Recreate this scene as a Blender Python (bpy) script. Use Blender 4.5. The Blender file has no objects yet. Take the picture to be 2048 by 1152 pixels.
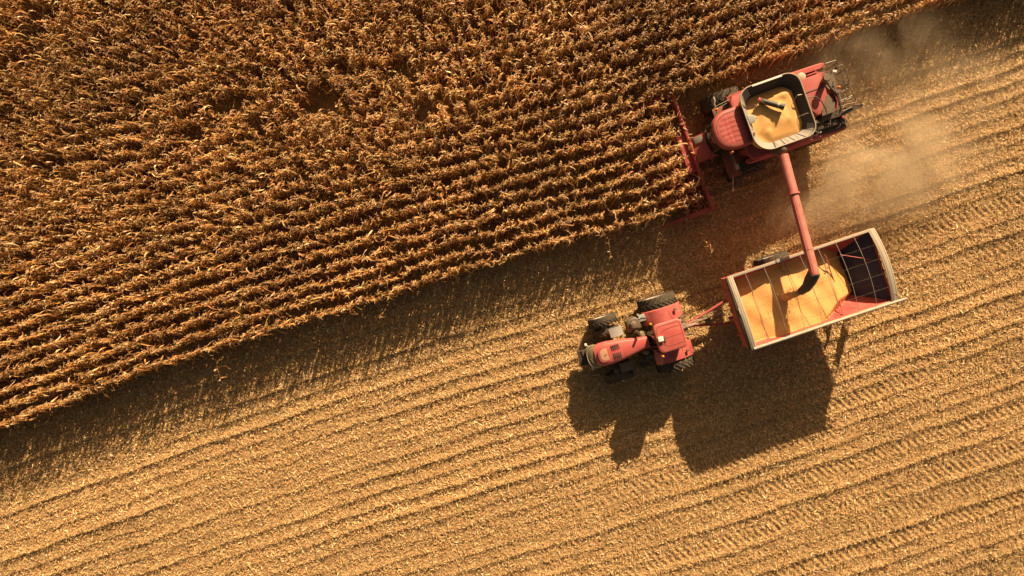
import bpy, bmesh, math, random
import numpy as np
from mathutils import Vector, Matrix

scene = bpy.context.scene
COL = scene.collection
R = math.radians
rng = np.random.default_rng(11)
random.seed(5)

# ------------------------------------------------------------------ camera
cam_data = bpy.data.cameras.new('camera')
cam = bpy.data.objects.new('camera', cam_data)
COL.objects.link(cam)
cam.location = (0, 0, 35.0)
cam.rotation_euler = (0, 0, 0)
cam_data.sensor_width = 36.0
cam_data.lens = 23.75
cam_data.clip_start = 0.5
cam_data.clip_end = 6000
scene.camera = cam
scene.render.resolution_x = 1024
scene.render.resolution_y = 576

# ------------------------------------------------------------------ light
SUN_EL = R(27.3)
SUN_DIR = Vector((0.256 * math.cos(SUN_EL), 0.967 * math.cos(SUN_EL), math.sin(SUN_EL))).normalized()
world = bpy.data.worlds.new('World')
scene.world = world
world.use_nodes = True
wn = world.node_tree.nodes
wl = world.node_tree.links
bg = wn['Background']
sky = wn.new('ShaderNodeTexSky')
sky.sky_type = 'NISHITA'
sky.sun_disc = False
sky.sun_elevation = SUN_EL
sky.sun_rotation = math.atan2(SUN_DIR.x, SUN_DIR.y)
sky.dust_density = 4.0
sky.air_density = 1.0
sky.ozone_density = 1.0
tint = wn.new('ShaderNodeMix'); tint.data_type = 'RGBA'; tint.blend_type = 'MULTIPLY'
tint.inputs[0].default_value = 1.0; tint.inputs[7].default_value = (0.85, 0.62, 0.38, 1.0)   # warm tint added to the sky light, browns the shadow fill
wl.new(sky.outputs['Color'], tint.inputs[6]); wl.new(tint.outputs[2], bg.inputs['Color'])
bg.inputs['Strength'].default_value = 0.05

sun_data = bpy.data.lights.new('sun', 'SUN')
sun_data.energy = 5.0
sun_data.angle = R(0.6)
sun_data.color = (1.0, 0.75, 0.47)
sun = bpy.data.objects.new('sun', sun_data)
COL.objects.link(sun)
sun.rotation_euler = SUN_DIR.to_track_quat('Z', 'Y').to_euler()

scene.view_settings.view_transform = 'Standard'
scene.view_settings.look = 'None'
scene.view_settings.exposure = 1.0
scene.view_settings.gamma = 1.0
scene.render.engine = 'CYCLES'
scene.cycles.max_bounces = 6
scene.cycles.volume_bounces = 1
scene.cycles.transparent_max_bounces = 6

# ------------------------------------------------------------------ tagging
def tag(o, label=None, cat=None, group=None, kind=None):
    if label: o['label'] = label
    if cat: o['category'] = cat
    if group: o['group'] = group
    if kind: o['kind'] = kind
    return o

# ------------------------------------------------------------------ materials
def new_mat(name):
    m = bpy.data.materials.new(name)
    m.use_nodes = True
    nt = m.node_tree
    return m, nt, nt.nodes, nt.links, nt.nodes['Principled BSDF']

def mix_rgb(nt, fac, a, b, blend='MIX'):
    n = nt.nodes.new('ShaderNodeMix')
    n.data_type = 'RGBA'
    n.blend_type = blend
    for s, v in ((n.inputs[0], fac), (n.inputs[6], a), (n.inputs[7], b)):
        if hasattr(v, 'links') or hasattr(v, 'is_linked'):
            nt.links.new(v, s)
        else:
            s.default_value = v if not isinstance(v, tuple) else (*v, 1.0)[:4]
    return n.outputs[2]

def noise(nt, scale, detail=4, rough=0.6, coord='Object', vec_scale=None):
    tc = nt.nodes.new('ShaderNodeTexCoord')
    n = nt.nodes.new('ShaderNodeTexNoise')
    n.inputs['Scale'].default_value = scale
    n.inputs['Detail'].default_value = detail
    n.inputs['Roughness'].default_value = rough
    src = tc.outputs[coord]
    if vec_scale:
        mp = nt.nodes.new('ShaderNodeMapping')
        mp.inputs['Scale'].default_value = vec_scale
        nt.links.new(src, mp.inputs['Vector'])
        src = mp.outputs['Vector']
    nt.links.new(src, n.inputs['Vector'])
    return n.outputs['Fac']

def ramp(nt, src, stops):
    r = nt.nodes.new('ShaderNodeValToRGB')
    e = r.color_ramp.elements
    while len(e) < len(stops): e.new(0.5)
    for i, (p, c) in enumerate(stops):
        e[i].position = p
        e[i].color = (*c, 1.0) if isinstance(c, tuple) else (c, c, c, 1.0)
    nt.links.new(src, r.inputs['Fac'])
    return r.outputs['Color']

def bump(nt, bsdf, src, strength=0.3, dist=0.02):
    b = nt.nodes.new('ShaderNodeBump')
    b.inputs['Strength'].default_value = strength
    b.inputs['Distance'].default_value = dist
    nt.links.new(src, b.inputs['Height'])
    nt.links.new(b.outputs['Normal'], bsdf.inputs['Normal'])

def dusty(name, col, rough=0.45, dust=0.35, metal=0.0, dustcol=(0.46, 0.30, 0.16), scale=2.2, bumps=0.0):
    """painted or bare surface with a patchy film of field dust and fine speckle"""
    m, nt, N, L, p = new_mat(name)
    n1 = ramp(nt, noise(nt, scale, 6, 0.65), [(0.32, 0.0), (0.72, 1.0)])
    n2 = ramp(nt, noise(nt, scale * 11, 3, 0.7), [(0.4, 0.0), (0.75, 1.0)])
    f = mix_rgb(nt, 0.4, n1, n2)
    mul = nt.nodes.new('ShaderNodeMath'); mul.operation = 'MULTIPLY_ADD'
    L.new(f, mul.inputs[0]); mul.inputs[1].default_value = dust; mul.inputs[2].default_value = dust * 0.35
    c = mix_rgb(nt, mul.outputs[0], col, dustcol)
    L.new(c, p.inputs['Base Color'])
    mr = nt.nodes.new('ShaderNodeMath'); mr.operation = 'MULTIPLY_ADD'
    L.new(f, mr.inputs[0]); mr.inputs[1].default_value = 0.35; mr.inputs[2].default_value = rough
    L.new(mr.outputs[0], p.inputs['Roughness'])
    p.inputs['Metallic'].default_value = metal
    if bumps: bump(nt, p, n2, bumps, 0.01)
    return m

M = {}
RD = dict(dustcol=(0.56, 0.37, 0.29))
M['red'] = dusty('red_paint', (0.36, 0.024, 0.028), 0.42, 0.23, **RD)
M['red_pale'] = dusty('faded_red_paint', (0.42, 0.050, 0.052), 0.45, 0.42, **RD)
M['red_dark'] = dusty('dark_red_paint', (0.22, 0.018, 0.018), 0.5, 0.26)
M['red_clean'] = dusty('red_tractor_paint', (0.50, 0.040, 0.046), 0.36, 0.30, **RD)
M['orange_red'] = dusty('cart_red_paint', (0.46, 0.042, 0.040), 0.45, 0.25, **RD)
M['rubber'] = dusty('tyre_rubber', (0.022, 0.020, 0.017), 0.7, 0.30, dustcol=(0.22, 0.15, 0.08))
M['lug'] = dusty('tyre_lug', (0.045, 0.042, 0.034), 0.7, 0.30, dustcol=(0.30, 0.23, 0.13), scale=5)
M['black'] = dusty('black_plastic', (0.018, 0.018, 0.018), 0.45, 0.16)
M['tankin'] = dusty('tank_rubber', (0.026, 0.027, 0.031), 0.5, 0.04)  # tank wall tone, set dark for its shaded sides
M['sunlit_tone'] = dusty('tank_sunlit_tone', (0.26, 0.25, 0.23), 0.5, 0.2)  # paler copy of the tank wall colour, standing for sunlight on it
M['steel'] = dusty('grey_steel', (0.34, 0.33, 0.31), 0.45, 0.3, 0.2)
M['darksteel'] = dusty('dark_steel', (0.06, 0.058, 0.052), 0.5, 0.3, 0.2)
M['navy'] = dusty('worn_navy_steel', (0.020, 0.030, 0.075), 0.45, 0.0)
M['olive'] = dusty('dusty_green_grey', (0.10, 0.10, 0.055), 0.5, 0.3)
M['beige'] = dusty('beige_tarp_rail', (0.42, 0.38, 0.31), 0.5, 0.3)
M['white'] = dusty('white_plastic', (0.80, 0.78, 0.74), 0.35, 0.12)
M['rail'] = dusty('rail_steel', (0.12, 0.11, 0.08), 0.4, 0.3, 0.1)
M['bluegrey'] = dusty('blue_grey_paint', (0.30, 0.34, 0.34), 0.4, 0.2)
M['rim'] = dusty('wheel_rim', (0.55, 0.52, 0.45), 0.4, 0.35)
M['brass'] = dusty('engine_brass', (0.5, 0.35, 0.12), 0.35, 0.2, 0.6)
M['tan'] = dusty('hood_inset', (0.48, 0.26, 0.17), 0.45, 0.3)

def plain(name, col, rough=0.4, **kw):
    m, nt, N, L, p = new_mat(name)
    p.inputs['Base Color'].default_value = (*col, 1)
    p.inputs['Roughness'].default_value = rough
    for k, v in kw.items(): p.inputs[k].default_value = v
    return m
M['glass'] = plain('cab_glass', (0.012, 0.016, 0.014), 0.08)
M['amber'] = plain('amber_lens', (0.95, 0.30, 0.03), 0.25)
M['clear'] = plain('clear_lens', (0.75, 0.70, 0.66), 0.2)

def grain_mat():
    m, nt, N, L, p = new_mat('corn_grain')
    a = noise(nt, 60, 3, 0.7)
    b = noise(nt, 1.8, 4, 0.6)
    c1 = ramp(nt, a, [(0.3, (0.55, 0.27, 0.06)), (0.5, (0.72, 0.38, 0.11)), (0.72, (0.82, 0.50, 0.20))])
    c2 = mix_rgb(nt, ramp(nt, b, [(0.35, 0.0), (0.75, 0.5)]), c1, (0.80, 0.44, 0.17))
    L.new(c2, p.inputs['Base Color'])
    p.inputs['Roughness'].default_value = 0.6
    s = mix_rgb(nt, 0.4, a, noise(nt, 9, 4, 0.7))
    bump(nt, p, s, 0.8, 0.03)
    return m
M['grain'] = grain_mat()

def leafy(name, rough=0.55, transl=0.3, attr='Col'):
    """dry plant matter: colour from the piece's own tint, thin enough to let light through"""
    m, nt, N, L, p = new_mat(name)
    at = N.new('ShaderNodeAttribute'); at.attribute_name = attr
    nz = ramp(nt, noise(nt, 14, 3, 0.6), [(0.3, 0.72), (0.7, 1.15)])
    c = mix_rgb(nt, 1.0, at.outputs['Color'], nz, 'MULTIPLY')
    L.new(c, p.inputs['Base Color'])
    p.inputs['Roughness'].default_value = rough
    p.inputs['Specular IOR Level'].default_value = 0.35
    if transl:
        t = N.new('ShaderNodeBsdfTranslucent'); L.new(c, t.inputs['Color'])
        mx = N.new('ShaderNodeMixShader'); mx.inputs[0].default_value = transl
        L.new(p.outputs[0], mx.inputs[1]); L.new(t.outputs[0], mx.inputs[2])
        L.new(mx.outputs[0], N['Material Output'].inputs['Surface'])
    return m
M['corn'] = leafy('dry_corn_leaf', 0.40, 0.18)
M['straw'] = leafy('straw_pieces', 0.6, 0.12)
# ------------------------------------------------------------------ field layout
# field coordinates: f runs along the rows (towards the combine's front), l across them
CO = np.array((12.19, 8.08)); CA = R(19.5)
FV = np.array((-math.cos(CA), -math.sin(CA))); LV = np.array((math.sin(CA), -math.cos(CA)))
def to_fl(x, y):
    dx, dy = x - CO[0], y - CO[1]
    return dx * FV[0] + dy * FV[1], dx * LV[0] + dy * LV[1]
def to_xy(f, l):
    return CO[0] + f * FV[0] + l * LV[0], CO[1] + f * FV[1] + l * LV[1]
_kf = np.arange(-30, 60, 0.5)
_kl = np.interp(_kf, [-30, -11, -2.8, 5.8, 10, 17, 24, 32, 42, 60], [2.95, 2.85, 2.72, 2.5, 2.32, 1.9, 1.55, 1.42, 1.38, 1.2])
_kr = np.exp(-0.5 * (np.arange(-8, 9) / 3.5) ** 2); _kr /= _kr.sum()
_kl = np.convolve(np.pad(_kl, 8, mode='edge'), _kr, 'valid')
def L0(f): return np.interp(f, _kf, _kl) + 0.035 * np.sin(f * 0.9 + 1) + 0.02 * np.sin(f * 2.3)
def rel_of_row(k): return np.where(np.asarray(k) > 0, 0.742 * np.asarray(k), 0.70 * np.asarray(k))
def row_of_rel(r): return np.where(r > 0, r / 0.742, r / 0.70)
HEAD_F = 4.05        # standing corn starts this far ahead of the combine's centre

# smooth value noise on a lattice, vectorised
class VN:
    def __init__(self, seed, n=256):
        self.g = np.random.default_rng(seed).random((n, n)); self.n = n
    def __call__(self, x, y):
        xi = np.floor(x).astype(int); yi = np.floor(y).astype(int)
        fx = x - xi; fy = y - yi; fx = fx * fx * (3 - 2 * fx); fy = fy * fy * (3 - 2 * fy)
        n = self.n; g = self.g
        a = g[xi % n, yi % n]; b = g[(xi + 1) % n, yi % n]; c = g[xi % n, (yi + 1) % n]; d = g[(xi + 1) % n, (yi + 1) % n]
        return (a * (1 - fx) + b * fx) * (1 - fy) + (c * (1 - fx) + d * fx) * fy
v1, v2, v3, v4, v5 = (VN(s) for s in (1, 2, 3, 4, 5))

TRACKS = [(5.1, 0.62), (7.25, 0.6), (12.15, 0.7), (13.3, 0.6), (15.3, 0.55), (17.2, 0.7), (18.5, 0.5), (19.7, 0.65), (21.6, 0.7), (23.2, 0.7), (25.2, 0.7), (27.2, 0.7)]
def track_mask(f, rel):
    t = np.zeros_like(f)
    for c, w in TRACKS:
        amp = np.clip((v4(f * 0.14 + c * 7.1, rel * 0 + c) - 0.22) * 2.6, 0, 1)
        amp = amp * np.clip((20 - f) / 10, 0.15, 1)
        t = np.maximum(t, amp * np.clip((w * 0.62 - np.abs(rel - c)) / 0.12, 0, 1))
    return t
def cut_mask(f, rel):
    """1 where the corn has been cut"""
    a = (rel > 0.35)
    b = (rel > -5.25) & (f < HEAD_F)
    return (a | b)
def ridge_amp(f, k):
    kk = np.round(k)
    a = v1(f * 0.12 + kk * 13.7, kk * 3.3 + 0.5)
    b = v2(f * 0.9 + kk * 5.1, kk * 7.7 + 0.5)
    return np.clip((a * 1.5 - 0.15) * (0.75 + 0.4 * b), 0, 1.1)
def ground_z(x, y):
    f, l = to_fl(x, y)
    rel = l - L0(f)
    wob = (v3(f * 0.8, l * 1.1) - 0.5) * 0.045
    k = row_of_rel(rel + wob)
    d = k - np.round(k)                       # -0.5 .. 0.5, in rows
    dm = d * 0.72
    cut = cut_mask(f, rel)
    tm = track_mask(f, rel)
    # ridge: gentle up-sun side, steep down-sun side
    prof = np.where(dm < 0, np.exp(-(dm / 0.20) ** 2), np.exp(-(dm / 0.055) ** 2))
    z = 0.083 * prof * ridge_amp(f, k) * np.where(cut, 1.0, 0.6) * (1 - 0.75 * tm)
    ph = (f + rel * 0.5 + 0.12 * (v2(f * 0.8, rel) - 0.5)) / 0.34
    z = z + tm * 0.075 * (np.abs((ph % 1.0) - 0.5) * 2 - 0.7)
    z = z + 0.022 * (v2(x * 3.1, y * 3.1) - 0.5) + 0.018 * (v5(x * 8.3, y * 8.3) - 0.5) + 0.06 * (v3(x * 0.5, y * 0.5) - 0.5)
    far = np.clip((np.maximum(np.abs(x) - 34, np.abs(y) - 22)) / 6, 0, 1)
    return z * (1 - far)

def mesh_from_np(name, verts, quads, mat, col=None, smooth=False):
    me = bpy.data.meshes.new(name)
    nv, nf = len(verts), len(quads)
    me.vertices.add(nv); me.vertices.foreach_set('co', verts.astype(np.float32).ravel())
    me.loops.add(nf * 4); me.loops.foreach_set('vertex_index', quads.astype(np.int32).ravel())
    me.polygons.add(nf)
    me.polygons.foreach_set('loop_start', np.arange(0, nf * 4, 4, dtype=np.int32))
    me.polygons.foreach_set('loop_total', np.full(nf, 4, dtype=np.int32))
    me.update(calc_edges=True)
    if col is not None:
        a = me.color_attributes.new('Col', 'FLOAT_COLOR', 'POINT')
        c4 = np.ones((nv, 4), np.float32); c4[:, :3] = col
        a.data.foreach_set('color', c4.ravel())
    me.polygons.foreach_set('use_smooth', np.full(nf, smooth, dtype=bool))
    me.materials.append(mat)
    o = bpy.data.objects.new(name, me); COL.objects.link(o)
    return o

# ------------------------------------------------------------------ ground
def axis(lim, step, far):
    core = np.arange(-lim, lim + 1e-6, step)
    ext = []; p = lim; s = step
    while p < far:
        s *= 1.35; p += s; ext.append(p)
    ext = np.array(ext)
    return np.concatenate([-ext[::-1], core, ext])
gx = axis(33, 0.052, 3000); gy = axis(21, 0.052, 3000)
X, Y = np.meshgrid(gx, gy, indexing='ij')
Z = ground_z(X.ravel(), Y.ravel())
vv = np.stack([X.ravel(), Y.ravel(), Z], 1)
ny = len(gy)
ii, jj = np.meshgrid(np.arange(len(gx) - 1), np.arange(ny - 1), indexing='ij')
base = (ii * ny + jj).ravel()
q = np.stack([base, base + ny, base + ny + 1, base + 1], 1)
def ground_mat():
    m, nt, N, L, p = new_mat('stubble_soil')
    a = noise(nt, 9, 6, 0.75)
    b = noise(nt, 0.35, 4, 0.6)
    c = noise(nt, 30, 4, 0.75)
    col = ramp(nt, a, [(0.28, (0.13, 0.070, 0.025)), (0.45, (0.34, 0.20, 0.08)), (0.58, (0.52, 0.32, 0.145)), (0.75, (0.68, 0.46, 0.24))])
    col2 = ramp(nt, c, [(0.3, (0.18, 0.10, 0.035)), (0.7, (0.62, 0.42, 0.20))])
    col = mix_rgb(nt, 0.5, col, col2)
    col = mix_rgb(nt, ramp(nt, b, [(0.35, 0.0), (0.7, 0.45)]), col, (0.30, 0.20, 0.075))
    L.new(col, p.inputs['Base Color'])
    p.inputs['Roughness'].default_value = 0.9
    bump(nt, p, mix_rgb(nt, 0.5, a, c), 0.9, 0.03)
    return m
g = mesh_from_np('ground', vv, q, ground_mat(), smooth=True)
tag(g, 'flat harvested field of pale chaff and brown soil with low row ridges', 'field', kind='structure')

# ------------------------------------------------------------------ ribbons
def ribbons(P, S, W):
    """P (N,K,3) centre lines, S (N,K,3) unit side vectors, W (N,K) half widths -> verts, quads"""
    n, k, _ = P.shape
    A = P + S * W[..., None]; B_ = P - S * W[..., None]
    V = np.stack([A, B_], 2).reshape(n * k * 2, 3)
    b = (np.arange(n)[:, None] * (k * 2) + np.arange(k - 1)[None, :] * 2).ravel()
    Q = np.stack([b, b + 1, b + 3, b + 2], 1)
    return V, Q
def palette(n, cols, wts, jit=0.12):
    cols = np.array(cols); idx = rng.choice(len(cols), n, p=np.array(wts) / np.sum(wts))
    c = cols[idx] * (1 + rng.normal(0, jit, (n, 1)))
    c = c * (1 + rng.normal(0, 0.04, (n, 3)))
    return np.clip(c, 0.01, 0.95)
class Acc:
    def __init__(s): s.v = []; s.q = []; s.c = []; s.n = 0
    def add(s, V, Q, C):
        s.v.append(V); s.q.append(Q + s.n); s.c.append(C); s.n += len(V)
    def ribbons(s, P, S, W, C):
        V, Q = ribbons(P, S, W); s.add(V, Q, np.repeat(C, P.shape[1] * 2, axis=0))
    def prisms(s, P, r, C, sides=3):
        """P (N,K,3), r (N,K): upright polygonal stems"""
        n, k, _ = P.shape
        an = np.arange(sides) / sides * 2 * math.pi
        ring = np.stack([np.cos(an), np.sin(an), an * 0], 1)
        V = (P[:, :, None, :] + ring[None, None] * r[:, :, None, None]).reshape(-1, 3)
        Q = []
        for kk in range(k - 1):
            for j in range(sides):
                o = kk * sides
                Q.append([o + j, o + (j + 1) % sides, o + sides + (j + 1) % sides, o + sides + j])
        Q = np.array(Q)[None] + (np.arange(n) * k * sides)[:, None, None]
        s.add(V, Q.reshape(-1, 4), np.repeat(C, k * sides, axis=0))
    def build(s, name, mat, smooth=False):
        return mesh_from_np(name, np.concatenate(s.v), np.concatenate(s.q), mat, np.concatenate(s.c), smooth)

XL, YL = 31.5, 19.5
# ------------------------------------------------------------------ standing corn
def corn_positions():
    pts = []
    for k in range(-75, 1):
        f = np.arange(-22, 52, 0.165)
        f = f + rng.uniform(-0.07, 0.07, len(f))
        rel = float(rel_of_row(k)) + rng.normal(0, 0.035, len(f)) + 0.08 * (v5(f * 0.4 + k * 3.1, f * 0 + k * 1.7) - 0.5)
        x, y = to_xy(f, rel + L0(f))
        m = (np.abs(x) < XL) & (np.abs(y) < YL)
        if k > -8: m &= f > HEAD_F - 0.2 + rng.uniform(0, 0.35, len(f))
        # missing plants and small gaps in the stand
        m &= rng.random(len(f)) > 0.05
        gap = v2(x * 0.9 + 40, y * 0.9 + 17) * v1(x * 0.23 + 9, y * 0.23)
        m &= ~((gap > 0.62) & (k < -1))
        hole = v4(x * 1.3 + 7, y * 1.3) * (0.6 + 0.8 * v3(x * 0.2, y * 0.2 + 3))
        m &= ~((hole > 0.93) & (k < -6))
        pts.append(np.stack([x[m], y[m], f[m], np.full(m.sum(), k)], 1))
    return np.concatenate(pts)
cp = corn_positions()
n = len(cp)
print('corn plants', n)
px, py = cp[:, 0], cp[:, 1]
gz = ground_z(px, py)
H = 2.15 + 0.35 * v3(px * 0.35, py * 0.35) + rng.normal(0, 0.09, n)
# lean: slow wind-blown drift plus each plant's own
la = 2.6 + 2.2 * (v1(px * 0.12 + 5, py * 0.12) - 0.5) * 2
lm = 0.12 * v2(px * 0.3, py * 0.3)
wild = 0.04 + 0.032 * np.clip((py - 0.35 * px - 6) / 12, 0, 1) * (0.4 + 1.2 * v5(px * 0.2, py * 0.2))
LX = lm * np.cos(la) + rng.normal(0, 1, n) * wild; LY = lm * np.sin(la) + rng.normal(0, 1, n) * wild
lodged = rng.random(n) < 0.02
LX = np.where(lodged, rng.normal(0, 0.7, n), LX); LY = np.where(lodged, rng.normal(0, 0.7, n), LY)
H = np.where(lodged, H * 0.72, H)
def stem_pt(t):
    """point on each stalk at height fraction t (N,) or scalar"""
    t = np.broadcast_to(t, (n,))
    return np.stack([px + LX * H * t ** 1.6, py + LY * H * t ** 1.6, gz + H * t], 1)
acc = Acc()
ts = [0, 0.4, 0.75, 1.0]
P = np.stack([stem_pt(t) for t in ts], 1)
plant_tone = 1 + 0.22 * (v4(px * 0.6, py * 0.6) - 0.5) * 2 + 0.25 * (v1(px * 0.13, py * 0.2 + 4) - 0.5) + rng.normal(0, 0.10, n)
LEAF = [(0.52, 0.285, 0.105), (0.43, 0.205, 0.065), (0.32, 0.145, 0.042), (0.74, 0.50, 0.26), (0.21, 0.09, 0.028), (0.28, 0.19, 0.06)]
WT = [0.30, 0.26, 0.16, 0.14, 0.08, 0.06]
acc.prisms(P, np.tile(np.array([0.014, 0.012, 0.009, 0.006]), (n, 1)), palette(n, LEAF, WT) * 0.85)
NL = 13
up = np.array((0, 0, 1.0))
ROWAZ = CA; az0 = rng.normal(0, 0.25, n)
for i in range(NL):
    hf = 0.24 + 0.74 * (i / (NL - 1)) + rng.normal(0, 0.02, n)
    hf = np.clip(hf, 0.1, 0.99)
    bp = stem_pt(hf)
    az = ROWAZ + i * math.pi + rng.normal(0, 1, n) * (0.55 + 4 * (wild - 0.04)) + az0
    top = i / (NL - 1)
    ln = (0.88 - 0.28 * top) * rng.uniform(0.65, 1.25, n)
    K = 6
    t = np.linspace(0, 1, K)
    reach = ln * np.where(rng.random(n) < 0.22, rng.uniform(0.45, 0.75, n), rng.uniform(0.14, 0.42, n))
    rise = ln * rng.uniform(0.25, 0.6, n)
    drop = ln * rng.uniform(0.65, 1.05, n)
    r = reach[:, None] * (1 - np.exp(-3.6 * t))[None] * 1.08
    z = rise[:, None] * (2.6 * t * np.exp(-3.2 * t))[None] - drop[:, None] * (t ** 1.35)[None]
    curl = rng.normal(0, 0.55, n)[:, None] * (t ** 2)[None]
    A = az[:, None] + curl
    PP = np.stack([bp[:, 0:1] + r * np.cos(A), bp[:, 1:2] + r * np.sin(A), np.maximum(bp[:, 2:3] + z, 0.03)], 2)
    tw = rng.normal(0, 0.5, n)[:, None] + rng.normal(0, 0.9, n)[:, None] * t[None]
    perp = np.stack([-np.sin(A), np.cos(A), A * 0], 2)
    radial = np.stack([np.cos(A) * 0.7, np.sin(A) * 0.7, A * 0 + 0.7], 2)
    S = perp * np.cos(tw)[..., None] + radial * np.sin(tw)[..., None]
    w = (0.024 + 0.008 * rng.random(n))[:, None] * np.array([0.7, 1.0, 1.05, 0.85, 0.6, 0.15])[None]
    w = w * (1.15 if top < 0.8 else 0.95)
    c = palette(n, LEAF, WT, 0.16) * plant_tone[:, None] * (0.72 + 0.50 * top ** 1.5)  # lower leaves darker, upper ones paler: shade among the rows put into the colour
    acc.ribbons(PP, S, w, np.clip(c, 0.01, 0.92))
# tassels
for i in range(5):
    bp = stem_pt(0.995)
    az = rng.uniform(0, 2 * math.pi, n)
    ln = rng.uniform(0.12, 0.26, n)
    t = np.linspace(0, 1, 3)
    r = (ln * rng.uniform(0.3, 0.9, n))[:, None] * t
    z = ln[:, None] * (1.1 * t - 0.8 * t ** 2)[None] + 0.05
    PP = np.stack([bp[:, 0:1] + r * np.cos(az)[:, None], bp[:, 1:2] + r * np.sin(az)[:, None], bp[:, 2:3] + z], 2)
    S = np.stack([-np.sin(az), np.cos(az), az * 0], 1)[:, None, :].repeat(3, 1)
    acc.ribbons(PP, S, np.tile(np.array([0.009, 0.012, 0.005]), (n, 1)), palette(n, [(0.72, 0.50, 0.26), (0.62, 0.38, 0.16)], [0.5, 0.5]) * np.clip(plant_tone, 0.8, 1.2)[:, None])
# ears in pale husk, hanging from mid stalk
bp = stem_pt(0.5); az = rng.uniform(0, 2 * math.pi, n); t = np.array([0, 0.35, 0.8, 1.0])
PP = np.stack([bp[:, 0:1] + 0.13 * t * np.cos(az)[:, None], bp[:, 1:2] + 0.13 * t * np.sin(az)[:, None], bp[:, 2:3] + 0.05 - 0.22 * t[None] * np.ones((n, 1))], 2)
acc.prisms(PP, np.tile(np.array([0.012, 0.032, 0.026, 0.004]), (n, 1)), palette(n, [(0.75, 0.55, 0.28), (0.6, 0.4, 0.18)], [0.5, 0.5]), 4)
o = acc.build('standing_corn', M['corn'])
tag(o, 'dense rows of ripe brown corn plants still standing left of and above the combine', 'corn', kind='stuff')

# ------------------------------------------------------------------ cut stubble
acc = Acc()
sp = []
for k in list(range(-8, 0)) + list(range(1, 48)) + [0]:
    f = np.arange(-28, 56, 0.17); f = f + rng.uniform(-0.05, 0.05, len(f))
    rel = float(rel_of_row(k)) + rng.normal(0, 0.018, len(f)) - 0.01
    x, y = to_xy(f, rel + L0(f))
    m = (np.abs(x) < XL) & (np.abs(y) < YL) & (rng.random(len(f)) > 0.1)
    if k < 1: m &= f < HEAD_F - 0.6
    if k < -7: m &= False
    tm = track_mask(f, rel)
    m &= rng.random(len(f)) > tm * 0.8
    sp.append(np.stack([x[m], y[m]], 1))
sp = np.concatenate(sp); n = len(sp); px, py = sp[:, 0], sp[:, 1]
print('stubble', n)
f_, l_ = to_fl(px, py)
ra = ridge_amp(f_, row_of_rel(l_ - L0(f_)))
gz = ground_z(px, py); H = (0.06 + 0.15 * rng.random(n)) * (0.5 + 0.6 * ra)
lx = rng.normal(0, 0.35, n); ly = rng.normal(0, 0.35, n)
P = np.stack([np.stack([px + lx * H * t, py + ly * H * t, gz - 0.03 + (H + 0.03) * t], 1) for t in (0, 1.0)], 1)
SC = [(0.60, 0.41, 0.18), (0.45, 0.28, 0.11), (0.72, 0.53, 0.27), (0.32, 0.22, 0.07)]
acc.prisms(P, np.full((n, 2), 0.012), palette(n, SC, [3, 3, 2, 1]), 4)
# frayed sheaths round each stump, the source of the rows' shaggy look
for i in range(4):
    az = rng.uniform(0, 2 * math.pi, n); ln = rng.uniform(0.08, 0.20, n); t = np.linspace(0, 1, 4)
    h0 = H * rng.uniform(0.2, 0.95, n)
    r = (ln * rng.uniform(0.5, 0.9, n))[:, None] * t
    z = gz[:, None] + h0[:, None] * (1 - t ** 2) + (ln * 0.35)[:, None] * t * (1 - t) * 2 + 0.01
    PP = np.stack([px[:, None] + r * np.cos(az)[:, None], py[:, None] + r * np.sin(az)[:, None], z], 2)
    tw = rng.normal(0, 0.7, n)
    S = np.stack([-np.sin(az) * np.cos(tw), np.cos(az) * np.cos(tw), np.sin(tw)], 1)[:, None, :].repeat(4, 1)
    w = (rng.uniform(0.008, 0.02, n))[:, None] * np.array([0.8, 1.0, 0.9, 0.2])
    acc.ribbons(PP, S, w, palette(n, SC, [3, 3, 2, 1.5], 0.15))
o = acc.build('corn_stubble', M['straw'])
tag(o, 'short cut corn stumps in long rows across the harvested ground', 'stubble', kind='stuff')

# ------------------------------------------------------------------ loose litter
NLT = 700000
x = rng.uniform(-XL, XL, NLT); y = rng.uniform(-YL, YL, NLT)
f, l = to_fl(x, y); rel = l - L0(f)
m = cut_mask(f, rel) | (rel > -0.3)
patch = v3(x * 0.7, y * 0.7) * 0.5 + v1(x * 2.2, y * 2.2) * 0.5
m &= rng.random(NLT) < (0.45 + 0.9 * patch) * (1 - 0.45 * track_mask(f, rel))
x, y, f, rel = x[m], y[m], f[m], rel[m]; n = len(x)
print('litter', n)
big = rng.random(n) ** 3
ln = 0.045 + 0.075 * rng.random(n) + 0.13 * big
az = rng.uniform(0, 2 * math.pi, n)
ca, sa = np.cos(az), np.sin(az)
t = np.array([-0.5, 0.0, 0.5])
lift = rng.random(n) ** 2 * 0.07
tilt = rng.normal(0, 0.22, n)
bend = rng.normal(0, 0.25, n) * ln
xs = x[:, None] + ca[:, None] * t * ln[:, None] - sa[:, None] * bend[:, None] * (t ** 2)[None]
ys = y[:, None] + sa[:, None] * t * ln[:, None] + ca[:, None] * bend[:, None] * (t ** 2)[None]
zs = ground_z(xs.ravel(), ys.ravel()).reshape(xs.shape)
zs = zs * 0.6 + 0.4 * zs.mean(1, keepdims=True) + 0.012 + lift[:, None] * np.array([0.4, 1, 0.4]) + np.abs(tilt * ln)[:, None] * (t + 0.5)[None] * np.sign(tilt)[:, None] + np.maximum(-tilt * ln, 0)[:, None]
PP = np.stack([xs, ys, zs], 2)
tw = rng.normal(0, 0.5, n)
S = np.stack([-sa * np.cos(tw), ca * np.cos(tw), np.sin(tw)], 1)[:, None, :].repeat(3, 1)
w = (rng.uniform(0.006, 0.018, n) + 0.010 * big)[:, None] * np.array([0.6, 1.0, 0.45])
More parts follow.
